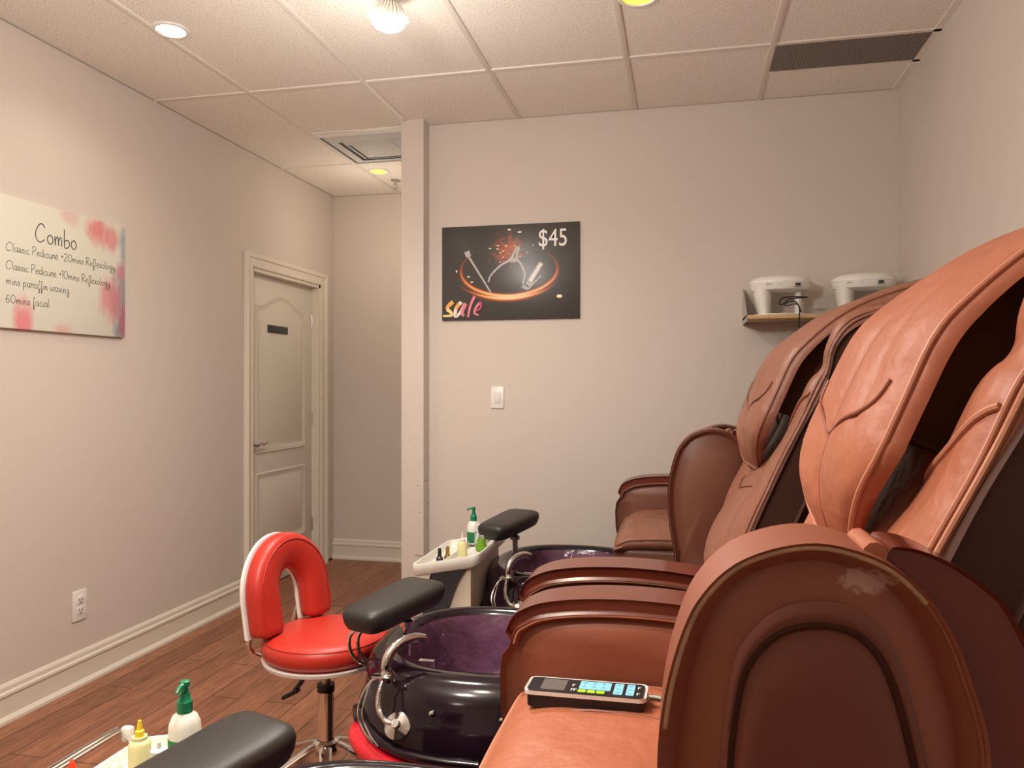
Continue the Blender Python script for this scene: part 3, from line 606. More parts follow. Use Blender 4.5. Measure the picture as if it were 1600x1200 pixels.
def flipped_arm(ch, s, worn=False, sh=0.0):
    """raised arm on side s (-1: towards the viewpoint)"""
    y0, y1 = sorted((s*.34, s*.445)); F = [Vector((q.x+sh, q.y)) for q in spline([(a, b2, 0) for a, b2 in FLIP], 4, True)]
    bm = nb(); slab(bm, F, y0, y1, .020, 5, dome=.001); a = obj('armrest', bm, 'leather_arm', ch, 60)
    a['label'] = 'raised brown leather arm'
    for yy, out in ((y0, -1), (y1, 1)):
        q = inset(F, .005); w_ = worn and out < 0
        line = [(p[0], yy+.005 if out < 0 else yy-.005, p[1]) for p in q[2:-6]]; cut = 43 if w_ else 0
        if w_: bm = nb(); tube(bm, line[12:cut+1], .0026, 6); obj('worn_piping', bm, 'worn', a)
        bm = nb(); tube(bm, line[cut:], .0026, 6); obj('piping', bm, 'leather_arm', a)
    if s < 0:
        O = [Vector((q.x+sh, q.y)) for q in spline([(a_, b2, 0) for a_, b2 in FLIP_OVAL], 4, True)]
        cc = Vector((.117+sh, .86))
        bm = nb(); rings = []
        for k, h in ((1.10, 0), (1.06, .0035), (1.03, .004), (1.0, .001), (.97, .0005), (.93, .003), (.86, .0065), (.70, .008), (.4, .009), (.1, .009)):
            rings.append([Vector((cc[0]+(p[0]-cc[0])*k, y0-.0035-h, cc[1]+(p[1]-cc[1])*k)) for p in O])
        loft(bm, rings, False, True); up = obj('underside_pad', bm, 'leather_under', a, 60)
        bm = nb(); tube(bm, [(cc[0]+(p[0]-cc[0])*1.0, y0-.0030, cc[1]+(p[1]-cc[1])*1.0) for p in O], .0046, 8, closed=True); obj('groove_shade', bm, 'leather_shade', up)  # dark tube stands in for the shade inside the oval channel
        if worn: a.data.materials[0] = M['scuffed_leather']
    path = [(.186, 1.138), (.21, 1.125), (.238, 1.098), (.262, 1.06), (.280, 1.01), (.288, .95), (.288, .89), (.275, .82), (.25, .76)]
    pth = [Vector((q.x+sh, q.y)) for q in spline([(a_, b2, 0) for a_, b2 in path], 4)]
    outp = []
    for i, p in enumerate(pth):
        t_ = (pth[min(i+1, len(pth)-1)]-pth[max(i-1, 0)]).normalized(); outp.append(p+Vector((-t_[1], t_[0]))*(.010+.030*min(1, i/10)))
    inn = []
    for i, p in enumerate(pth):
        t_ = (pth[min(i+1, len(pth)-1)]-pth[max(i-1, 0)]).normalized(); inn.append(p-Vector((-t_[1], t_[0]))*.034*min(1, .3+i/14))
    bm = nb(); slab(bm, inn+outp[::-1], y0+.024, y1-.004, .004, 2); obj('wood_top', bm, 'wood_red', a)
    # leather tab where the pad meets the wood
    bm = nb(); tube(bm, [(.175+sh, yy, 1.141-.0*yy) for yy in (y0+.02, (y0+y1)/2, y1-.01)], .011, 10); obj('leather_tab', bm, 'leather', a)
    return a
def low_arm(ch, s):
    y0, y1 = sorted((s*.335, s*.445))
    top = [Vector((q.x, q.y)) for q in spline([(a_, b2, 0) for a_, b2 in ARM], 4)]
    body = [p+Vector((.006, -.030)) for p in top if p[0] < .20]
    poly = body+[Vector((.22, .70)), Vector((.22, .45)), Vector((-.28, .45)), Vector((-.325, .465)), Vector((-.352, .50)), Vector((-.372, .56)), Vector((-.383, .63)), Vector((-.385, .70)), Vector((-.380, .74))]
    bm = nb(); slab(bm, poly, y0+.006, y1-.006, .014, 4, dome=.003); a = obj('armrest', bm, 'leather_arm', ch, 60)
    bot = [p+Vector((.014*max(0, 1-i/10), -.031+.012*max(0, 1-i/6))) for i, p in enumerate(top)]
    bm = nb(); slab(bm, top+bot[::-1], y0, y1, .006, 3); obj('wood_top', bm, 'wood_red', a)
    for yy in (y0+.004, y1-.004):
        bm = nb(); tube(bm, [(p[0]+.003, yy, p[1]-.003) for p in bot], .0035, 6); obj('piping', bm, 'piping', a)
    return a
def sup(cx, cy, z, rx, ry, n=48, p=2.5):
    out = []
    for k in range(n):
        a = 2*PI*k/n; ca, sa = math.cos(a), math.sin(a)
        out.append(Vector((cx+rx*math.copysign(abs(ca)**(2/p), ca), cy+ry*math.copysign(abs(sa)**(2/p), sa), z)))
    return out
def foot_basin(ch, sy=-.05):
    cx = -.545
    R = [(0, .27, .26, 0), (.03, .285, .275, 0), (.10, .30, .29, 0), (.20, .315, .335, 0), (.30, .340, .375, 0), (.37, .355, .392, 0), (.42, .355, .388, 0), (.450, .342, .374, 0), (.468, .335, .366, 0), (.49, .338, .364, .004), (.515, .338, .352, .008), (.536, .328, .338, .014), (.545, .306, .312, .022), (.540, .280, .280, .035), (.525, .268, .260, .045)]
    bm = nb(); loft(bm, [sup(cx, dy+sy, z, rx, ry) for z, rx, ry, dy in R], True, False); b_ = obj('foot_basin', bm, 'tub', ch, 70)
    I = [(.526, .269, .261, .045), (.50, .256, .25, .047), (.45, .248, .24, .048), (.38, .238, .228, .048), (.31, .215, .205, .048), (.27, .17, .16, .048), (.262, .08, .08, .048)]
    bm = nb(); loft(bm, [sup(cx, dy+sy, z, rx, ry) for z, rx, ry, dy in I], False, True); obj('bowl', bm, 'bowl', b_, 70)
    def flank(a, z, off):
        for (z0, rx0, ry0, _), (z1, rx1, ry1, _) in zip(R, R[1:]):
            if z0 <= z <= z1: k = (z-z0)/(z1-z0); rx = rx0+(rx1-rx0)*k; ry = ry0+(ry1-ry0)*k; break
        ca, sa = math.cos(a), math.sin(a); p = 2.5
        return Vector((cx+(rx+off)*math.copysign(abs(ca)**(2/p), ca), sy+(ry+off)*math.copysign(abs(sa)**(2/p), sa), z))
    pth = spline([flank(math.radians(a), z, .008) for a, z in ((216, .372), (223, .365), (231, .350), (240, .337), (250, .328), (261, .322), (272, .32))], 5); n_ = len(pth)
    bm = nb(); tube(bm, pth, [.031*min(1, .5+i/5*.5)*(1 if i < n_-6 else (n_-1-i)/6*.8+.2) for i in range(n_)], 14); obj('red_grip', bm, 'red_gloss', b_, 70)
    bm = nb(); tube(bm, spline([flank(math.radians(a), z, .004) for a, z in ((200, .30), (204, .37), (212, .412), (222, .415), (233, .40), (246, .382), (262, .372), (278, .37))], 5), .012, 10); obj('moulded_lip', bm, 'tub', b_, 70)
    bm = nb(); tube(bm, spline([(-.735, -.375, .530), (-.738, -.375, .575), (-.730, -.358, .602), (-.712, -.325, .617), (-.690, -.285, .616), (-.676, -.262, .606)], 6), .0135, 14); obj('spout', bm, 'chrome', b_, 70)
    bm = nb(); lathe(bm, [(.020, .530), (.021, .548), (.015, .556), (.015, .562)], c=(-.735, -.375, 0)); obj('spout_collar', bm, 'chrome', b_)
    bm = nb(); hp = spline([(-.736, -.392, .548), (-.739, -.420, .52), (-.734, -.438, .485), (-.715, -.445, .46), (-.690, -.43, .444)], 10)
    n_ = len(hp); coil = []
    for i in range(n_*6):
        p = at(hp, i/(n_*6-1)); t_ = (at(hp, min(1, i/(n_*6-1)+.01))-at(hp, max(0, i/(n_*6-1)-.01))).normalized(); u = t_.orthogonal().normalized(); v_ = t_.cross(u); a = i*2*PI/6
        coil.append(p+(u*math.cos(a)+v_*math.sin(a))*.006)
    tube(bm, hp, .005, 8); tube(bm, coil, .0015, 4); obj('spring_hose', bm, 'chrome', b_)
    bm = nb(); lathe(bm, [(.034, -.004), (.034, .004), (.022, .010), (.012, .014), (.010, .028)], c=(-.690, -.418, .435), mtx=Matrix.Rotation(math.radians(52), 3, 'X')); obj('hose_flange', bm, 'chrome', b_)
    for off in (0, .011):
        bm = nb(); tube(bm, spline([(-.735, -.395-off*.2, .546), (-.765, -.405-off*.3, .540), (-.788+off, -.42, .50), (-.790+off, -.435, .46), (-.765+off, -.447, .42), (-.73, -.452, .395)], 6), .003, 8); obj('lever_rod', bm, 'chrome', b_)
    obj('lever_plate', bx((-.742, -.396, .549), (.048, .028, .005), .002), 'chrome', b_)
    bm = nb(); lathe(bm, [(.015, 0), (.015, .006), (.008, .010), (.008, .018), (0, .02)], c=(-.700, -.245, .475), mtx=Matrix.Rotation(PI/4, 3, 'Y')); obj('jet', bm, 'chrome', b_)
    bm = nb()
    for k in range(5): box(bm, (-.715+.009*k, -.17, .50), (.004, .02, .03), .001)
    box(bm, (-.697, -.175, .514), (.044, .016, .004)); obj('filter_grate', bm, 'chrome', b_)
    for px in (-.60, -.42):
        bm = nb(); lathe(bm, [(.008, -.004), (.006, .005), (0, .007)], c=(px, -.418, .475), mtx=Matrix.Rotation(math.radians(70), 3, 'X')); obj('jet', bm, 'chrome', b_)
    return b_
def footrest(ch, x, y, z, rz, tilt=.09):
    R3 = Matrix.Rotation(rz, 3, 'Z') @ Matrix.Rotation(tilt, 3, 'X')
    bm = nb(); pl_ = []
    N = 48
    for k in range(N):
        a = 2*PI*k/N; ca, sa = math.cos(a), math.sin(a); p = 5.5
        xx = .080*math.copysign(abs(ca)**(2/p), ca); yy = .165*math.copysign(abs(sa)**(2/p), sa)
        pl_.append(Vector((xx*(1+.10*(yy/.165)), yy)))
    rings = []
    for zz, o_ in ((-.030, .050), (-.030, .016), (-.026, .010), (-.010, .003), (.010, 0), (.020, .002), (.027, .007), (.031, .015), (.034, .030), (.036, .060)):
        kx_, ky_ = 1-o_/.078, 1-o_/.165; rings.append([R3 @ Vector((q[0]*kx_, q[1]*ky_, zz))+Vector((x, y, z)) for q in pl_])
    loft(bm, rings); f = obj('footrest_pad', bm, 'black_pad', ch, 70)
    for dy in (-.0, .03):
        bm = nb(); tube(bm, spline([(x+.03, y-.02+dy*.4, z-.04), (x-.05+dy*.6, y-.05+dy*.4, z-.045), (x-.108+dy*.7, y-.06+dy*.4, z-.075), (x-.112+dy*.7, y-.06+dy*.4, z-.125), (x-.085+dy*.5, y-.04+dy*.4, z-.165), (x-.02, y+.0, z-.19)], 6), .0055, 8); obj('bracket', bm, 'chrome', f)
    bm = nb(); tube(bm, [(x+.02, y+.05, z-.035), (x+.02, y+.05, z-.165)], .012, 12); lathe(bm, [(.022, 0), (.022, .014), (.012, .02)], c=(x+.02, y+.05, z-.075)); obj('post', bm, 'chrome', f)
def back_front(ch):
    pass
def massage_chair(label, loc, near, far, pad, worn=False, dark=False, ash=0, basin=-.05):
    ch = thing('pedicure_chair', label, 'pedicure chair', loc, 0)
    # shell behind the cushions
    sh = [(.17, .72), (.235, .93), (.29, 1.08), (.335, 1.20), (.375, 1.30), (.39, 1.38), (.43, 1.42), (.52, 1.455), (.64, 1.495), (.78, 1.555), (.86, 1.53), (.875, 1.42), (.84, 1.2), (.78, .95), (.72, .72), (.66, .50), (.25, .50)]
    sh = [Vector((q.x, q.y)) for q in spline([(a, b2, 0) for a, b2 in sh], 3, True)]
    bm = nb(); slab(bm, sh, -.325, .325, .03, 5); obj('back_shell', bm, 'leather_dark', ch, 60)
    # recessed back surface, with the recess shade put into its dark leather
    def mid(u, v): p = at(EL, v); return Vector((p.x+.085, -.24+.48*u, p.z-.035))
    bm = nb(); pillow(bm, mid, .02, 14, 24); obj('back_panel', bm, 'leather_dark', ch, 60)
    # side bolsters
    for s in (-1, 1):
        def mid(u, v, s=s):
            p = at(EL, v); wv = .118+.105*max(0, min(1, (v-.56)/.22)); yy = .315-(1-u)*wv if s > 0 else -.315+u*wv
            inner = (1-u) if s > 0 else u
            sag = (.020-.052*max(0, min(1, (v-.74)/.2)))*inner**.8+.006*math.sin(v*19+s)*inner*(1-inner)*4
            return Vector((p.x+sag-.006+.03, yy, p.z-.012))
        hf = lambda u, v: 1+.10*math.sin(v*24)+.07*math.sin(v*41+2)
        bm = nb(); fr = pillow(bm, mid, .040, 18, 60, 3.2, hf=hf); bo = obj('side_bolster', bm, 'leather', ch, 60)
        # make sure the surface function faces the front
        so = -1 if fr(.5, .5).x > mid(.5, .5).x else 1
        def F(u, v, lift=.001, s=s, mid=mid, fr=fr, so=so):
            a = fr(u, v); c_ = mid(u, v); return c_+(a-c_)*so+Vector((-lift, 0, lift*.4))
        uo = (lambda u: u) if s > 0 else (lambda u: 1-u)
        bm = nb(); tube(bm, [F(uo(.965), .03+.94*k/60) for k in range(61)], .0045, 8); tube(bm, [F(uo(.925), .03+.94*k/60) for k in range(61)], .0035, 8); obj('piping', bm, 'piping', bo)
        bm = nb(); tube(bm, [F(uo(.06+.84*k/16), .71-.09*(k/16)**1.15, .0015) for k in range(17)], .0045, 8); obj('seam_piping', bm, 'piping', bo)
        # side wall strip of the bolster
        stp = [Vector((p.x+.012, p.z-.010)) for p in EL[8:]]; st2 = [Vector((p.x+.085, p.z-.045)) for p in EL[8:]]
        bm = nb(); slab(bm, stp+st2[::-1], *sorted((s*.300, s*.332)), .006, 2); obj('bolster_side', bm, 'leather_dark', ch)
    # lower centre cushion
    def mid(u, v):
        p = at(CL, v); return Vector((p.x+.045+.018*(2*u-1)**2, -.185+.37*u, p.z-.01))
    bm = nb(); fr = pillow(bm, mid, .045, 18, 26, 4); lc = obj('lumbar_cushion', bm, 'leather', ch, 60)
    so = -1 if fr(.5, .5).x > mid(.5, .5).x else 1
    g = lambda u, v: mid(u, v)+(fr(u, v)-mid(u, v))*so+Vector((-.001, 0, .0005))
    bm = nb(); tube(bm, [g(.05+.45*k/10, .50+.06*k/10) for k in range(11)]+[g(.5+.45*k/10, .56-.06*k/10) for k in range(11)], .003, 6); obj('seam', bm, 'leather_arm', lc)
    # head mantle hanging over the backrest
    def wid(v):
        zz = at(PC, v).z
        if v < .5 or zz > 1.235: return .190
        k = (1.235-zz)/(1.235-1.075); return .008+.182*(1-k**1.45)
    def midm(u, v):
        p = at(PC, v); w_ = wid(v); s = 2*u-1
        return Vector((p.x+.020+.015*(1-s)*min(1, max(0, (v-.2)*3))+.012*abs(s)**3*(w_/.19), s*w_, p.z-.011-.006*abs(s)**3))
    hf = lambda u, v: 1+.04*math.sin(v*11)+.05*math.sin(v*23+9*u)-.14*math.exp(-((u-.5)/.03)**2)-.10*math.exp(-((u-.27)/.03)**2)*(v > .25)*(v < .75)-.07*math.exp(-((u-.73)/.03)**2)*(v > .25)*(v < .75)
    bm = nb(); fr = pillow(bm, midm, .028, 36, 64, 9, hf=hf, back=.2); mt = obj('head_mantle', bm, 'leather', ch, 60)
    so = -1 if fr(.5, .5).x > midm(.5, .5).x else 1
    g = lambda u, v, l=.001: midm(u, v)+(fr(u, v)-midm(u, v))*so+Vector((-l, 0, l*.5))
    edge = [g(.035, .03+.94*k/40) for k in range(41)]+[g(.035+.93*k/12, .972) for k in range(1, 12)]+[g(.965, .97-.94*k/40) for k in range(41)]
    bm = nb(); tube(bm, edge, .0042, 8); obj('piping', bm, 'piping', mt)
    bm = nb(); tube(bm, spline([g(.13, .69), g(.16, .718), g(.23, .735), g(.36, .75), g(.5, .768), g(.64, .75), g(.78, .735), g(.86, .718), g(.89, .69)], 6), .0030, 8)
    obj('seam', bm, 'leather_arm', mt); bm = nb(); tube(bm, [g(.5, .77+.195*k/8, -.001) for k in range(9)], .0024, 6); obj('seam', bm, 'leather_arm', mt); bm = nb(); tube(bm, [g(.5, .55+.21*k/12, -.001) for k in range(13)], .0020, 6); obj('seam', bm, 'leather_arm', mt)
    # thick side wall under the mantle, its shade put into the dark colour
    a_ = [Vector((p.x+.040, p.z-.020)) for p in PC[4:-21]]; b2_ = [Vector((p.x+.135, p.z-.066)) for p in PC[4:-21]]
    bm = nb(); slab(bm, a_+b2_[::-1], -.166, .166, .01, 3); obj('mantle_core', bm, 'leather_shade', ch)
    # seat
    def mids(u, v):
        x = -.335+.47*v; yy = -.325+.65*u
        return Vector((x, yy, .678+.012*math.sin(PI*v)-.004*math.cos(9*v)*math.sin(PI*u)-.02*max(0, .12-v)/.12))
    hf = lambda u, v: 1+.04*math.sin(13*u+6*v)+.03*math.sin(21*v-4*u)
    bm = nb(); fr = pillow(bm, mids, .042, 24, 30, 7, hf=hf); se = obj('seat', bm, 'leather', ch, 60)
    so = 1 if fr(.5, .5).z > mids(.5, .5).z else -1
    g = lambda u, v, l=.001: mids(u, v)+(fr(u, v)-mids(u, v))*so+Vector((0, 0, l))
    bm = nb(); tube(bm, [g(.99, 1-.96*k/20) for k in range(20)]+[g(.985-.97*k/24, .035) for k in range(25)]+[g(.01, .04+.96*k/20) for k in range(20)], .0055, 8); obj('piping', bm, 'piping', se)
    bm = nb(); tube(bm, spline([g(.70, .05, -.001), g(.705, .3, -.001), g(.70, .6, -.001), g(.695, .97, -.001)], 10), .003, 6); obj('seam', bm, 'leather_arm', se)
    bm = nb(); tube(bm, spline([g(.30, .05, -.001), g(.295, .3, -.001), g(.30, .6, -.001), g(.305, .97, -.001)], 10), .003, 6); obj('seam', bm, 'leather_arm', se)
    # gathered leather front under the seat edge
    bm = nb()
    for k, (x, z, r_) in enumerate(((-.318, .645, .018), (-.300, .622, .019), (-.304, .600, .018), (-.292, .578, .022))):
        tube(bm, spline([(x, -.30, z+.004*k), (x-.008, -.15, z-.004), (x+.004, 0, z+.003), (x-.006, .15, z), (x, .30, z+.003)], 6), r_, 12)
    box(bm, *lo((-.30, .15), (-.31, .31), (.562, .665)), bev=.02, seg=3); obj('gathered_front', bm, 'leather_arm', ch, 60)
    obj('seat_frame', bx(*lo((-.27, .20), (-.30, .30), (.50, .565)), bev=.004), 'black', ch)
    bm = nb()
    for z in (.548, .516): tube(bm, [(-.276, -.29, z), (-.276, .29, z)], .005, 8)
    box(bm, (-.28, -.08, .532), (.012, .05, .05), .003); box(bm, (-.28, .15, .532), (.012, .05, .05), .003); obj('slide_rail', bm, 'chrome', ch)
    obj('pedestal', bx(*lo((-.185, .70), (-.30, .30), (0, .505)), bev=.03, seg=3), 'tub', ch)
    # lacquered side frames carrying the arms
    for s in (-1, 1):
        pf = [(.10, .42), (.10, .70), (.20, .80), (.32, .93), (.44, 1.0), (.54, .96), (.66, .80), (.74, .58), (.74, .42)]
        pf = [Vector((q.x, q.y)) for q in spline([(a, b2, 0) for a, b2 in pf], 3, True)]
        bm = nb(); slab(bm, pf, *sorted((s*.337, s*.375)), .006, 2); obj('side_frame', bm, 'wood_red', ch)
    for s, st in ((-1, near), (1, far)):
        (flipped_arm(ch, s, worn and s < 0, ash) if st == 'up' else low_arm(ch, s))
    foot_basin(ch, basin)
    footrest(ch, *pad)
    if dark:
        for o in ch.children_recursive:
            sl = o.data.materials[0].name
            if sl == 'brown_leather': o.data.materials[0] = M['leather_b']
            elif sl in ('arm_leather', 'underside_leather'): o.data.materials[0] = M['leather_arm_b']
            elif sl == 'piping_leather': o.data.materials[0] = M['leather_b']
    return ch
chA = massage_chair('nearest brown leather pedicure chair, with the remote on its seat', (.015, 1.20, 0), 'up', 'down', (-.80, -.08, .655, -.35), True, ash=-.015, basin=-.085)
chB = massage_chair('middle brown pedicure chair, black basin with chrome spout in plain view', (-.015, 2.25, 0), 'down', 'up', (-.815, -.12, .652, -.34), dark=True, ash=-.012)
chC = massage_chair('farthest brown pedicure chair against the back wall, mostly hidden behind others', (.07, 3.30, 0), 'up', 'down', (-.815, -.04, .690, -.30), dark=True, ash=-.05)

# ------------------------------------------------------------------ remote control on the near seat
t = thing('remote_control', 'black and white massage remote with blue and green keys on seat', 'remote control', (-.170, 1.372, .7440), -.02)
def rr(x0, x1, y0, y1, r, n=6):
    out = []
    for cx, cy, a0 in ((x1-r, y1-r, 0), (x0+r, y1-r, PI/2), (x0+r, y0+r, PI), (x1-r, y0+r, 3*PI/2)):
        out += [(cx+r*math.cos(a0+PI/2*k/n), cy+r*math.sin(a0+PI/2*k/n)) for k in range(n+1)]
    return out
def flatz(poly, z0, z1, m, name, parent, r=0): bm = nb(); slab(bm, poly, z0, z1, r, 3, axis='z'); return obj(name, bm, m, parent)
t.rotation_euler = (math.radians(0.5), math.radians(-1.0), -.03); t.scale = (1, .88, .9)
body = flatz(rr(-.104, .104, -.034, .034, .012), -.019, .008, 'black', 'body', t, .005)
flatz(rr(-.108, .108, -.0385, .0385, .013), .006, .014, 'white', 'bezel', t, .003)
fc = flatz(rr(-.103, .103, -.034, .034, .009), .014, .0146, 'black', 'face', t)
flatz(rr(-.080, -.036, -.027, .027, .002), .0146, .0150, 'screen', 'display', fc)
flatz(rr(-.012, .044, -.012, .028, .002), .0146, .0151, 'skyblue', 'key_panel', fc)
flatz(rr(.050, .066, -.026, .028, .002), .0146, .0151, 'skyblue', 'key_panel', fc)
flatz(rr(.072, .086, -.026, .028, .002), .0146, .0151, 'skyblue', 'key_panel', fc)
for k in range(3): flatz(rr(-.012+k*.0165, .002+k*.0165, -.028, -.015, .002), .0146, .0151, 'limekey', 'green_key', fc)
bm = nb()
for k in range(3):
    for j in range(2): box(bm, (-.003+k*.017, .000+j*.018, .0152), (.008, .0015, .0003)); box(bm, (-.003+k*.017, .006+j*.016, .0152), (.0015, .004, .0003))
for x in (.058, .079):
    for j in range(3): box(bm, (x, -.018+j*.018, .0152), (.007, .0015, .0003))
obj('key_marking', bm, mat('key_ink', (.05, .16, .22), .5), fc)
bm = nb()
for x, y in ((-.024, -.018), (-.019, -.018), (-.024, .004), (.092, -.016), (.092, .014)): box(bm, (x, y, .0149), (.002, .010, .0003)); box(bm, (x+.002, y+.003, .0149), (.005, .0015, .0003))
obj('marking', bm, 'print_white', fc)
bm = nb(); tube(bm, spline([(.103, .004, .002), (.125, .004, .002), (.16, .002, -.004), (.20, 0, -.012)], 8), .0045, 8)
hp = spline([(.108, .004, .002), (.125, .004, .002), (.16, .002, -.004), (.20, 0, -.012)], 8); co_ = []
for i in range(200): p = at(hp, i/199); a = i*2*PI/7; co_.append(p+Vector((0, math.cos(a), math.sin(a)))*.0055)
tube(bm, co_, .0014, 4); obj('cord', bm, 'steel', t)

# ------------------------------------------------------------------ red technician stool
t = thing('technician_stool', 'red vinyl swivel stool with horseshoe back and chrome base', 'stool', (-1.105, 2.245, 0), -.18)
SZ = .022
bm = nb(); lathe(bm, [(0, SZ+.425), (.17, SZ+.425), (.188, SZ+.436), (.197, SZ+.455), (.196, SZ+.475), (.186, SZ+.490), (.165, SZ+.499), (.12, SZ+.505), (0, SZ+.509)], seg=48); se = obj('seat', bm, 'red_vinyl', t, 60)
bm = nb(); tube(bm, [(.188*math.cos(a), .188*math.sin(a), SZ+.489) for a in [2*PI*k/48 for k in range(48)]], .0016, 6, closed=True); obj('seam', bm, 'red_vinyl', se)
bm = nb(); lathe(bm, [(0, SZ+.408), (.175, SZ+.408), (.192, SZ+.416), (.195, SZ+.426), (0, SZ+.426)], seg=48); obj('seat_pan', bm, 'whitegrey', t)
# horseshoe back: arch in the y-z plane, leaning away
def arch(k):
    # k 0..1 from the near leg over the top to the far leg; returns (y, z)
    h = .095; w_ = .122; base = .520; mid_ = .636
    L1 = mid_-base; La = PI*w_; tot = 2*L1+La; s = k*tot
    if s < L1: return (-w_, base+s)
    if s > L1+La: return (w_, mid_-(s-L1-La))
    a = PI-(s-L1)/La*PI; return (w_*math.cos(a), mid_+w_*math.sin(a))
rings = []; N = 56
for i in range(N+1):
    k = i/N; y, z = arch(k); y2, z2 = arch(min(1, k+.01)); y1_, z1_ = arch(max(0, k-.01))
    tz = Vector((0, y2-y1_, z2-z1_)).normalized(); nn = Vector((0, -tz.z, tz.y))   # outward-ish in plane
    e_ = min(1, math.sqrt(max(0, 1-(1-min(k, 1-k)/.035)**2)) if min(k, 1-k) < .035 else 1); e_ = max(.35, e_)
    ring = []
    for j in range(20):
        a = 2*PI*j/20; ca, sa = math.cos(a), math.sin(a); p = 2.8
        du = .058*math.copysign(abs(ca)**(2/p), ca)*e_; dxx = .036*math.copysign(abs(sa)**(2/p), sa)*e_
        lean = -(z-.5)*.16; curve = -.9*(.15**2-y*y)*.6
        ring.append(Vector((-.118+lean+curve+dxx, y, z))+nn*du)
    rings.append(ring)
bm = nb(); loft(bm, rings); bk = obj('backrest', bm, 'red_vinyl', t, 60)
bm = nb()
for q in (3,): tube(bm, [r[q]+Vector((.0015, 0, 0)) for r in rings[3:-3]], .0016, 6)
obj('seam', bm, 'red_vinyl', bk)
rings2 = []
for i in range(N+1):
    c_ = sum(rings[i], Vector())/20; y, z = arch(i/N); y2, z2 = arch(min(1, i/N+.01)); y1_, z1_ = arch(max(0, i/N-.01)); tz = Vector((0, y2-y1_, z2-z1_)).normalized(); nn = Vector((0, -tz.z, tz.y))
    c_ = c_+Vector((-.036, 0, 0))
    rings2.append([c_+nn*.055+Vector((.006, 0, 0)), c_-nn*.05+Vector((.006, 0, 0)), c_-nn*.05-Vector((.006, 0, 0)), c_+nn*.055-Vector((.006, 0, 0))])
bm = nb(); loft(bm, rings2); obj('back_shell', bm, 'whitegrey', t)
bm = nb(); tube(bm, spline([(-.165, -.11, .62), (-.205, -.11, .52), (-.20, -.10, .45), (-.10, -.05, .425), (0, 0, .42)]), .009, 8); tube(bm, spline([(-.165, .11, .62), (-.205, .11, .52), (-.20, .10, .45), (-.10, .05, .425), (0, 0, .42)]), .009, 8); obj('back_support', bm, 'chrome', t)
bm = nb(); tube(bm, [(0, 0, .16), (0, 0, .335)], .026, 20); obj('column', bm, 'chrome', t)
bm = nb(); tube(bm, [(0, 0, .330), (0, 0, .352)], .028, 20); obj('collar', bm, 'black', t)
bm = nb(); tube(bm, [(0, 0, .35), (0, 0, .43)], .015, 16); obj('piston', bm, 'steel', t)
bm = nb(); tube(bm, spline([(-.02, -.03, .425), (-.045, -.04, .400), (-.06, -.045, .365), (-.082, -.05, .335)]), .008, 8); box(bm, (-.092, -.055, .325), (.060, .030, .014), .006, rot=Matrix.Rotation(.5, 3, 'Y').inverted() @ Matrix.Rotation(.3, 3, 'Z')); obj('lever', bm, 'black', t)
for k in range(5):
    a = 2*PI*k/5+.30; d_ = Vector((math.cos(a), math.sin(a), 0)); pth = spline([d_*.0+Vector((0, 0, .165)), d_*.05+Vector((0, 0, .160)), d_*.15+Vector((0, 0, .115)), d_*.26+Vector((0, 0, .078))], 5)
    bm = nb(); side = Vector((-d_.y, d_.x, 0)); n_ = len(pth)
    loft(bm, [[p+side*w_+Vector((0, 0, h)), p+side*w_*.6+Vector((0, 0, h+.006)), p-side*w_*.6+Vector((0, 0, h+.006)), p-side*w_+Vector((0, 0, h)), p-side*w_*.8-Vector((0, 0, .012)), p+side*w_*.8-Vector((0, 0, .012))] for p, w_, h in [(pth[i], .022-.010*i/n_, 0) for i in range(n_)]])
    lg = obj('leg', bm, 'chrome', t, 50)
    bm = nb(); e_ = d_*.26; tube(bm, [e_+Vector((0, 0, .08)), e_+Vector((0, 0, .045))], .007, 8)
    for s in (-1, 1): lathe(bm, [(0, s*.008), (.026, s*.008), (.028, s*.014), (.026, s*.022), (0, s*.022)], c=(e_.x, e_.y, .0285), mtx=Matrix.Rotation(a, 3, 'Z') @ Matrix.Rotation(PI/2, 3, 'X'), seg=16)
    obj('caster', bm, 'black', lg)
bm = nb(); lathe(bm, [(.04, .135), (.045, .15), (.04, .172), (.028, .178), (.028, .17)], seg=24); obj('hub', bm, 'chrome', t)

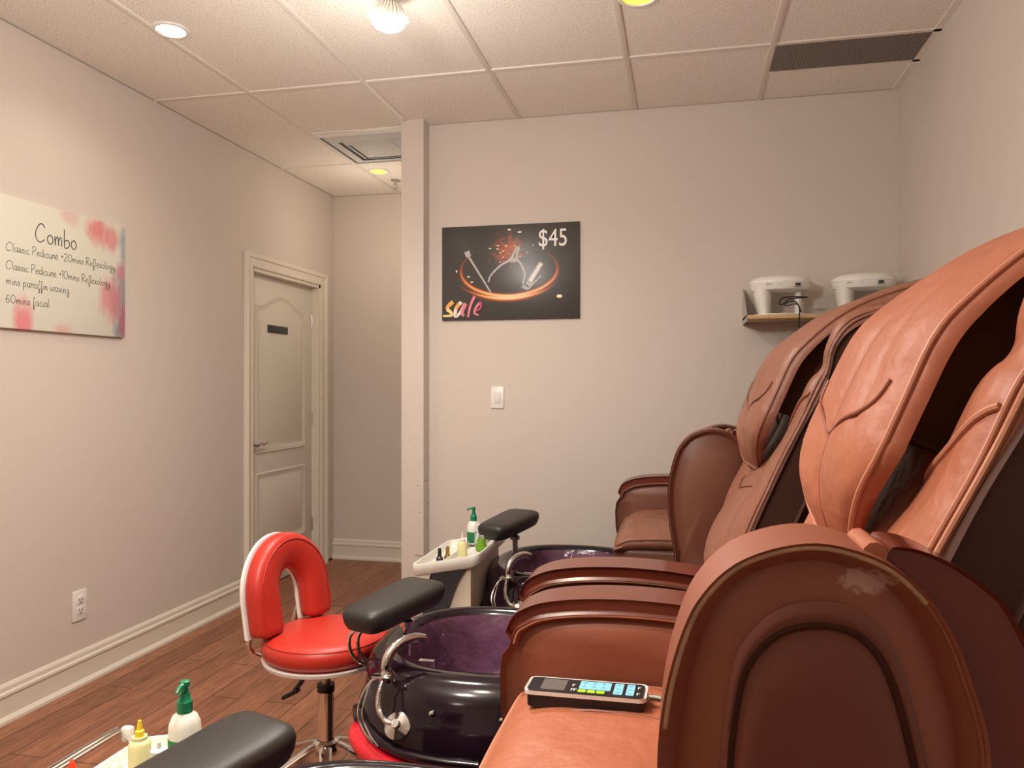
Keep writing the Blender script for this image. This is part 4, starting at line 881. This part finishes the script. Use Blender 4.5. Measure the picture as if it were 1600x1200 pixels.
# ------------------------------------------------------------------ pedicure trolleys
def trolley(label, x, y, rail=False, xr=.10):
    t = thing('pedicure_trolley', label, 'trolley', (x, y, 0), 0, 'white pedicure trolleys')
    def zt(xx, yy): return .592+.050*max(0, min(1, (xx+.13)/.26))**1.2
    out = [Vector(p) for p in rr(-.140, .136, -.255, .245, .030, 5)]
    bm = nb(); rings = []
    for o_, dz in ((.010, -.046), (.002, -.036), (0, -.008), (.003, 0), (.009, 0), (.012, -.006), (.014, -.028), (.018, -.032)):
        rings.append([Vector((p[0], p[1], zt(p[0], p[1])+dz)) for p in inset(out, o_)])
    loft(bm, rings); tr = obj('tray', bm, 'white', t, 50)
    f = lambda xx: zt(xx, 0)-.032
    obj('divider', bx((-.015, 0, .592), (.005, .46, .030), .002), 'white', tr)
    for cx, cy in ((.035, -.20), (.035, -.05), (.09, -.13), (.09, .02)):
        bm = nb(); tube(bm, [(cx+.030*math.cos(a), cy+.030*math.sin(a), f(cx)+.004) for a in [2*PI*k/20 for k in range(20)]], .004, 6, closed=True); obj('bottle_ring', bm, 'white', tr)
    bm = nb(); slab(bm, [(-.09, .06), (-.11, .3), (-.105, .45), (-.125, .56), (xr, .585), (xr, .06)], -.235, .225, .008, 3); obj('cabinet', bm, 'cream', t)
    sw = spline([(-.055, .558, 0), (-.075, .50, 0), (-.093, .40, 0), (-.10, .28, 0), (-.090, .06, 0)], 6); sw2 = spline([(.085, .588, 0), (.048, .53, 0), (.008, .42, 0), (-.030, .28, 0), (-.048, .15, 0), (-.05, .06, 0)], 6)
    sw2 = [Vector((min(p.x, xr-.004), p.y, 0)) for p in sw2]
    bm = nb(); slab(bm, [(p.x, p.y) for p in sw]+[(p.x, p.y) for p in reversed(sw2)], -.2440, -.23, .003, 2); obj('dark_band', bm, 'slate', t)
    bm = nb(); slab(bm, [(-.132, .560), (-.058, .562), (-.078, .50), (-.085, .465), (-.115, .470), (-.132, .49)], -.2445, -.228, .004, 2); obj('tray_skirt', bm, 'cream', t)
    for sx_ in (0, 1):
        for sy in (-1, 1):
            bm = nb(); X_ = -.065+sx_*(xr+.03); tube(bm, [(X_, sy*.17, .062), (X_, sy*.17, .03)], .008)
            lathe(bm, [(0, -.012), (.023, -.012), (.025, 0), (.023, .012), (0, .012)], c=(X_, sy*.17, .0255), mtx=Matrix.Rotation(PI/2, 3, 'Y'), seg=14); obj('caster', bm, 'black', t)
    if rail:
        for dx_ in (0, .012):
            bm = nb(); tube(bm, spline([(-.135, .20, .60), (-.148-dx_, .20, .615), (-.153-dx_, .19, .622), (-.153-dx_, 0, .622), (-.153-dx_, -.19, .622), (-.148-dx_, -.20, .615), (-.135, -.20, .60)], 4), .0035, 8); obj('rail', bm, 'chrome', t)
        obj('rail_block', bx((-.142, .205, .612), (.022, .016, .030), .005), 'white', t)
    return t
trolley('cream and white trolley with dark sweeping band beside the column', -.905, 3.105)
trolley('white trolley tray with chrome side rail in lower left corner', -.925, 1.105, True, .02)

# ------------------------------------------------------------------ bottles
def bottle(name, label, loc, parts, grp, cat='bottle', rz=0):
    t = thing(name, label, cat, loc, rz, grp)
    for pn, m, prof in parts:
        bm = nb()
        if callable(prof): prof(bm)
        else: lathe(bm, prof, seg=24)
        obj(pn, bm, m, t)
    return t
def pump_parts(k=1.0, head='green'):
    def hd(bm):
        lathe(bm, [(.006, .118*k), (.006, .128*k), (.009, .129*k), (.009, .137*k), (.004, .139*k), (0, .139*k)], seg=14)
        tube(bm, [(0, 0, .133*k), (-.018, 0, .132*k), (-.030, 0, .126*k)], [.005, .0045, .003], 8)
    return [('body', 'white', [(0, 0), (.027, 0), (.029, .004), (.029, .055*k), (.028, .068*k), (.022, .080*k), (.013, .086*k), (.012, .088*k), (0, .088*k)]),
            ('label', 'green_label', [(.0292, .006), (.0297, .007), (.0297, .045*k), (.0292, .046*k)]),
            ('pump_collar', head, [(0, .086*k), (.014, .086*k), (.014, .104*k), (.010, .108*k), (.009, .118*k), (0, .118*k)]), ('pump_head', head, hd)]
g1_ = 'bottles on the far trolley'; g2_ = 'bottles on the near trolley'
T1 = .602; 
bottle('pump_bottle', 'white and dark green pump bottle, tallest on the far trolley', (-.905, 3.275, .596), pump_parts(1.16), g1_, rz=.2)
bottle('squeeze_bottle', 'pale yellow squeeze bottle with pointed nozzle on far trolley', (-.872, 2.985, .606), [('body', 'pale_yellow', [(0, 0), (.019, 0), (.020, .003), (.020, .05), (.017, .056), (0, .057)]), ('cap', 'white', [(0, .056), (.011, .056), (.011, .068), (.005, .071), (.0035, .080), (.002, .094), (0, .095)])], g1_)
bottle('gel_bottle', 'bright green gel bottle on far trolley beneath the black footrest', (-.805, 3.03, .618), [('body', 'lime', [(0, 0), (.020, 0), (.023, .006), (.023, .022), (.018, .034), (.018, .044), (.016, .052), (0, .053)]), ('cap', 'clear', [(0, .053), (.012, .053), (.012, .064), (0, .066)])], g1_)
bottle('pump_bottle', 'small clear pump bottle standing behind the green gel bottle', (-.852, 3.17, .605), [('body', 'clear', [(0, 0), (.02, 0), (.021, .004), (.021, .055), (.012, .066), (0, .067)]), ('pump_head', 'white', [(0, .066), (.010, .066), (.010, .078), (.004, .08), (.004, .09), (.008, .091), (.008, .097), (0, .098)])], g1_)
bottle('polish_bottle', 'black nail polish bottle on far trolley tray', (-.965, 2.975, .571), [('body', mat('polish_black', (.03, .03, .033), .3), [(0, 0), (.0135, 0), (.0145, .003), (.0145, .024), (.008, .031), (0, .031)]), ('cap', 'black', [(0, .031), (.0085, .031), (.0065, .062), (.004, .064), (0, .064)])], g1_)
bottle('polish_bottle', 'gold capped nail polish bottle beside the black one', (-.934, 2.985, .577), [('body', mat('polish_amber', (.20, .13, .03), .3, .3), [(0, 0), (.0135, 0), (.0145, .003), (.0145, .024), (.008, .033), (0, .033)]), ('cap', 'gold', [(0, .031), (.0085, .031), (.0075, .062), (.005, .064), (0, .064)])], g1_)
bottle('pump_bottle', 'white and green pump bottle behind the front black footrest', (-.915, 1.275, .588), pump_parts(1.12), g2_, rz=1.7)
bottle('squeeze_bottle', 'pale yellow squeeze bottle with yellow nozzle on near trolley', (-.953, 1.200, .582), [('body', 'pale_yellow', [(0, 0), (.018, 0), (.019, .003), (.019, .072), (.016, .078), (.013, .080), (.013, .086), (0, .086)]), ('cap', 'yellow', [(0, .086), (.008, .086), (.0075, .096), (.005, .098), (.0045, .103), (.003, .114), (0, .115)])], g2_)
bottle('dropper_bottle', 'clear squat bottle with white nozzle beside yellow squeeze bottle', (-.889, 1.168, .594), [('body', 'clear', [(0, 0), (.023, 0), (.025, .004), (.025, .046), (.020, .054), (.013, .057), (0, .057)]), ('cap', 'white', [(0, .057), (.014, .057), (.014, .071), (.004, .074), (.003, .084), (0, .085)])], g2_)
bottle('round_bottle', 'pale pink rounded bottle top at the bottom edge of frame', (-.945, 1.128, .600), [('body', 'pinkish', [(0, 0), (.017, 0), (.019, .01), (.019, .030), (.015, .043), (.008, .052), (.002, .056), (0, .056)])], g2_)
bottle('squeeze_bottle', 'small bottle with pointed red tip on near trolley', (-1.041, 1.140, .594), [('body', 'white', [(0, 0), (.014, 0), (.015, .02), (.010, .028), (0, .029)]), ('cap', 'red_cap', [(0, .028), (.008, .028), (.007, .038), (.003, .05), (0, .052)])], g2_)
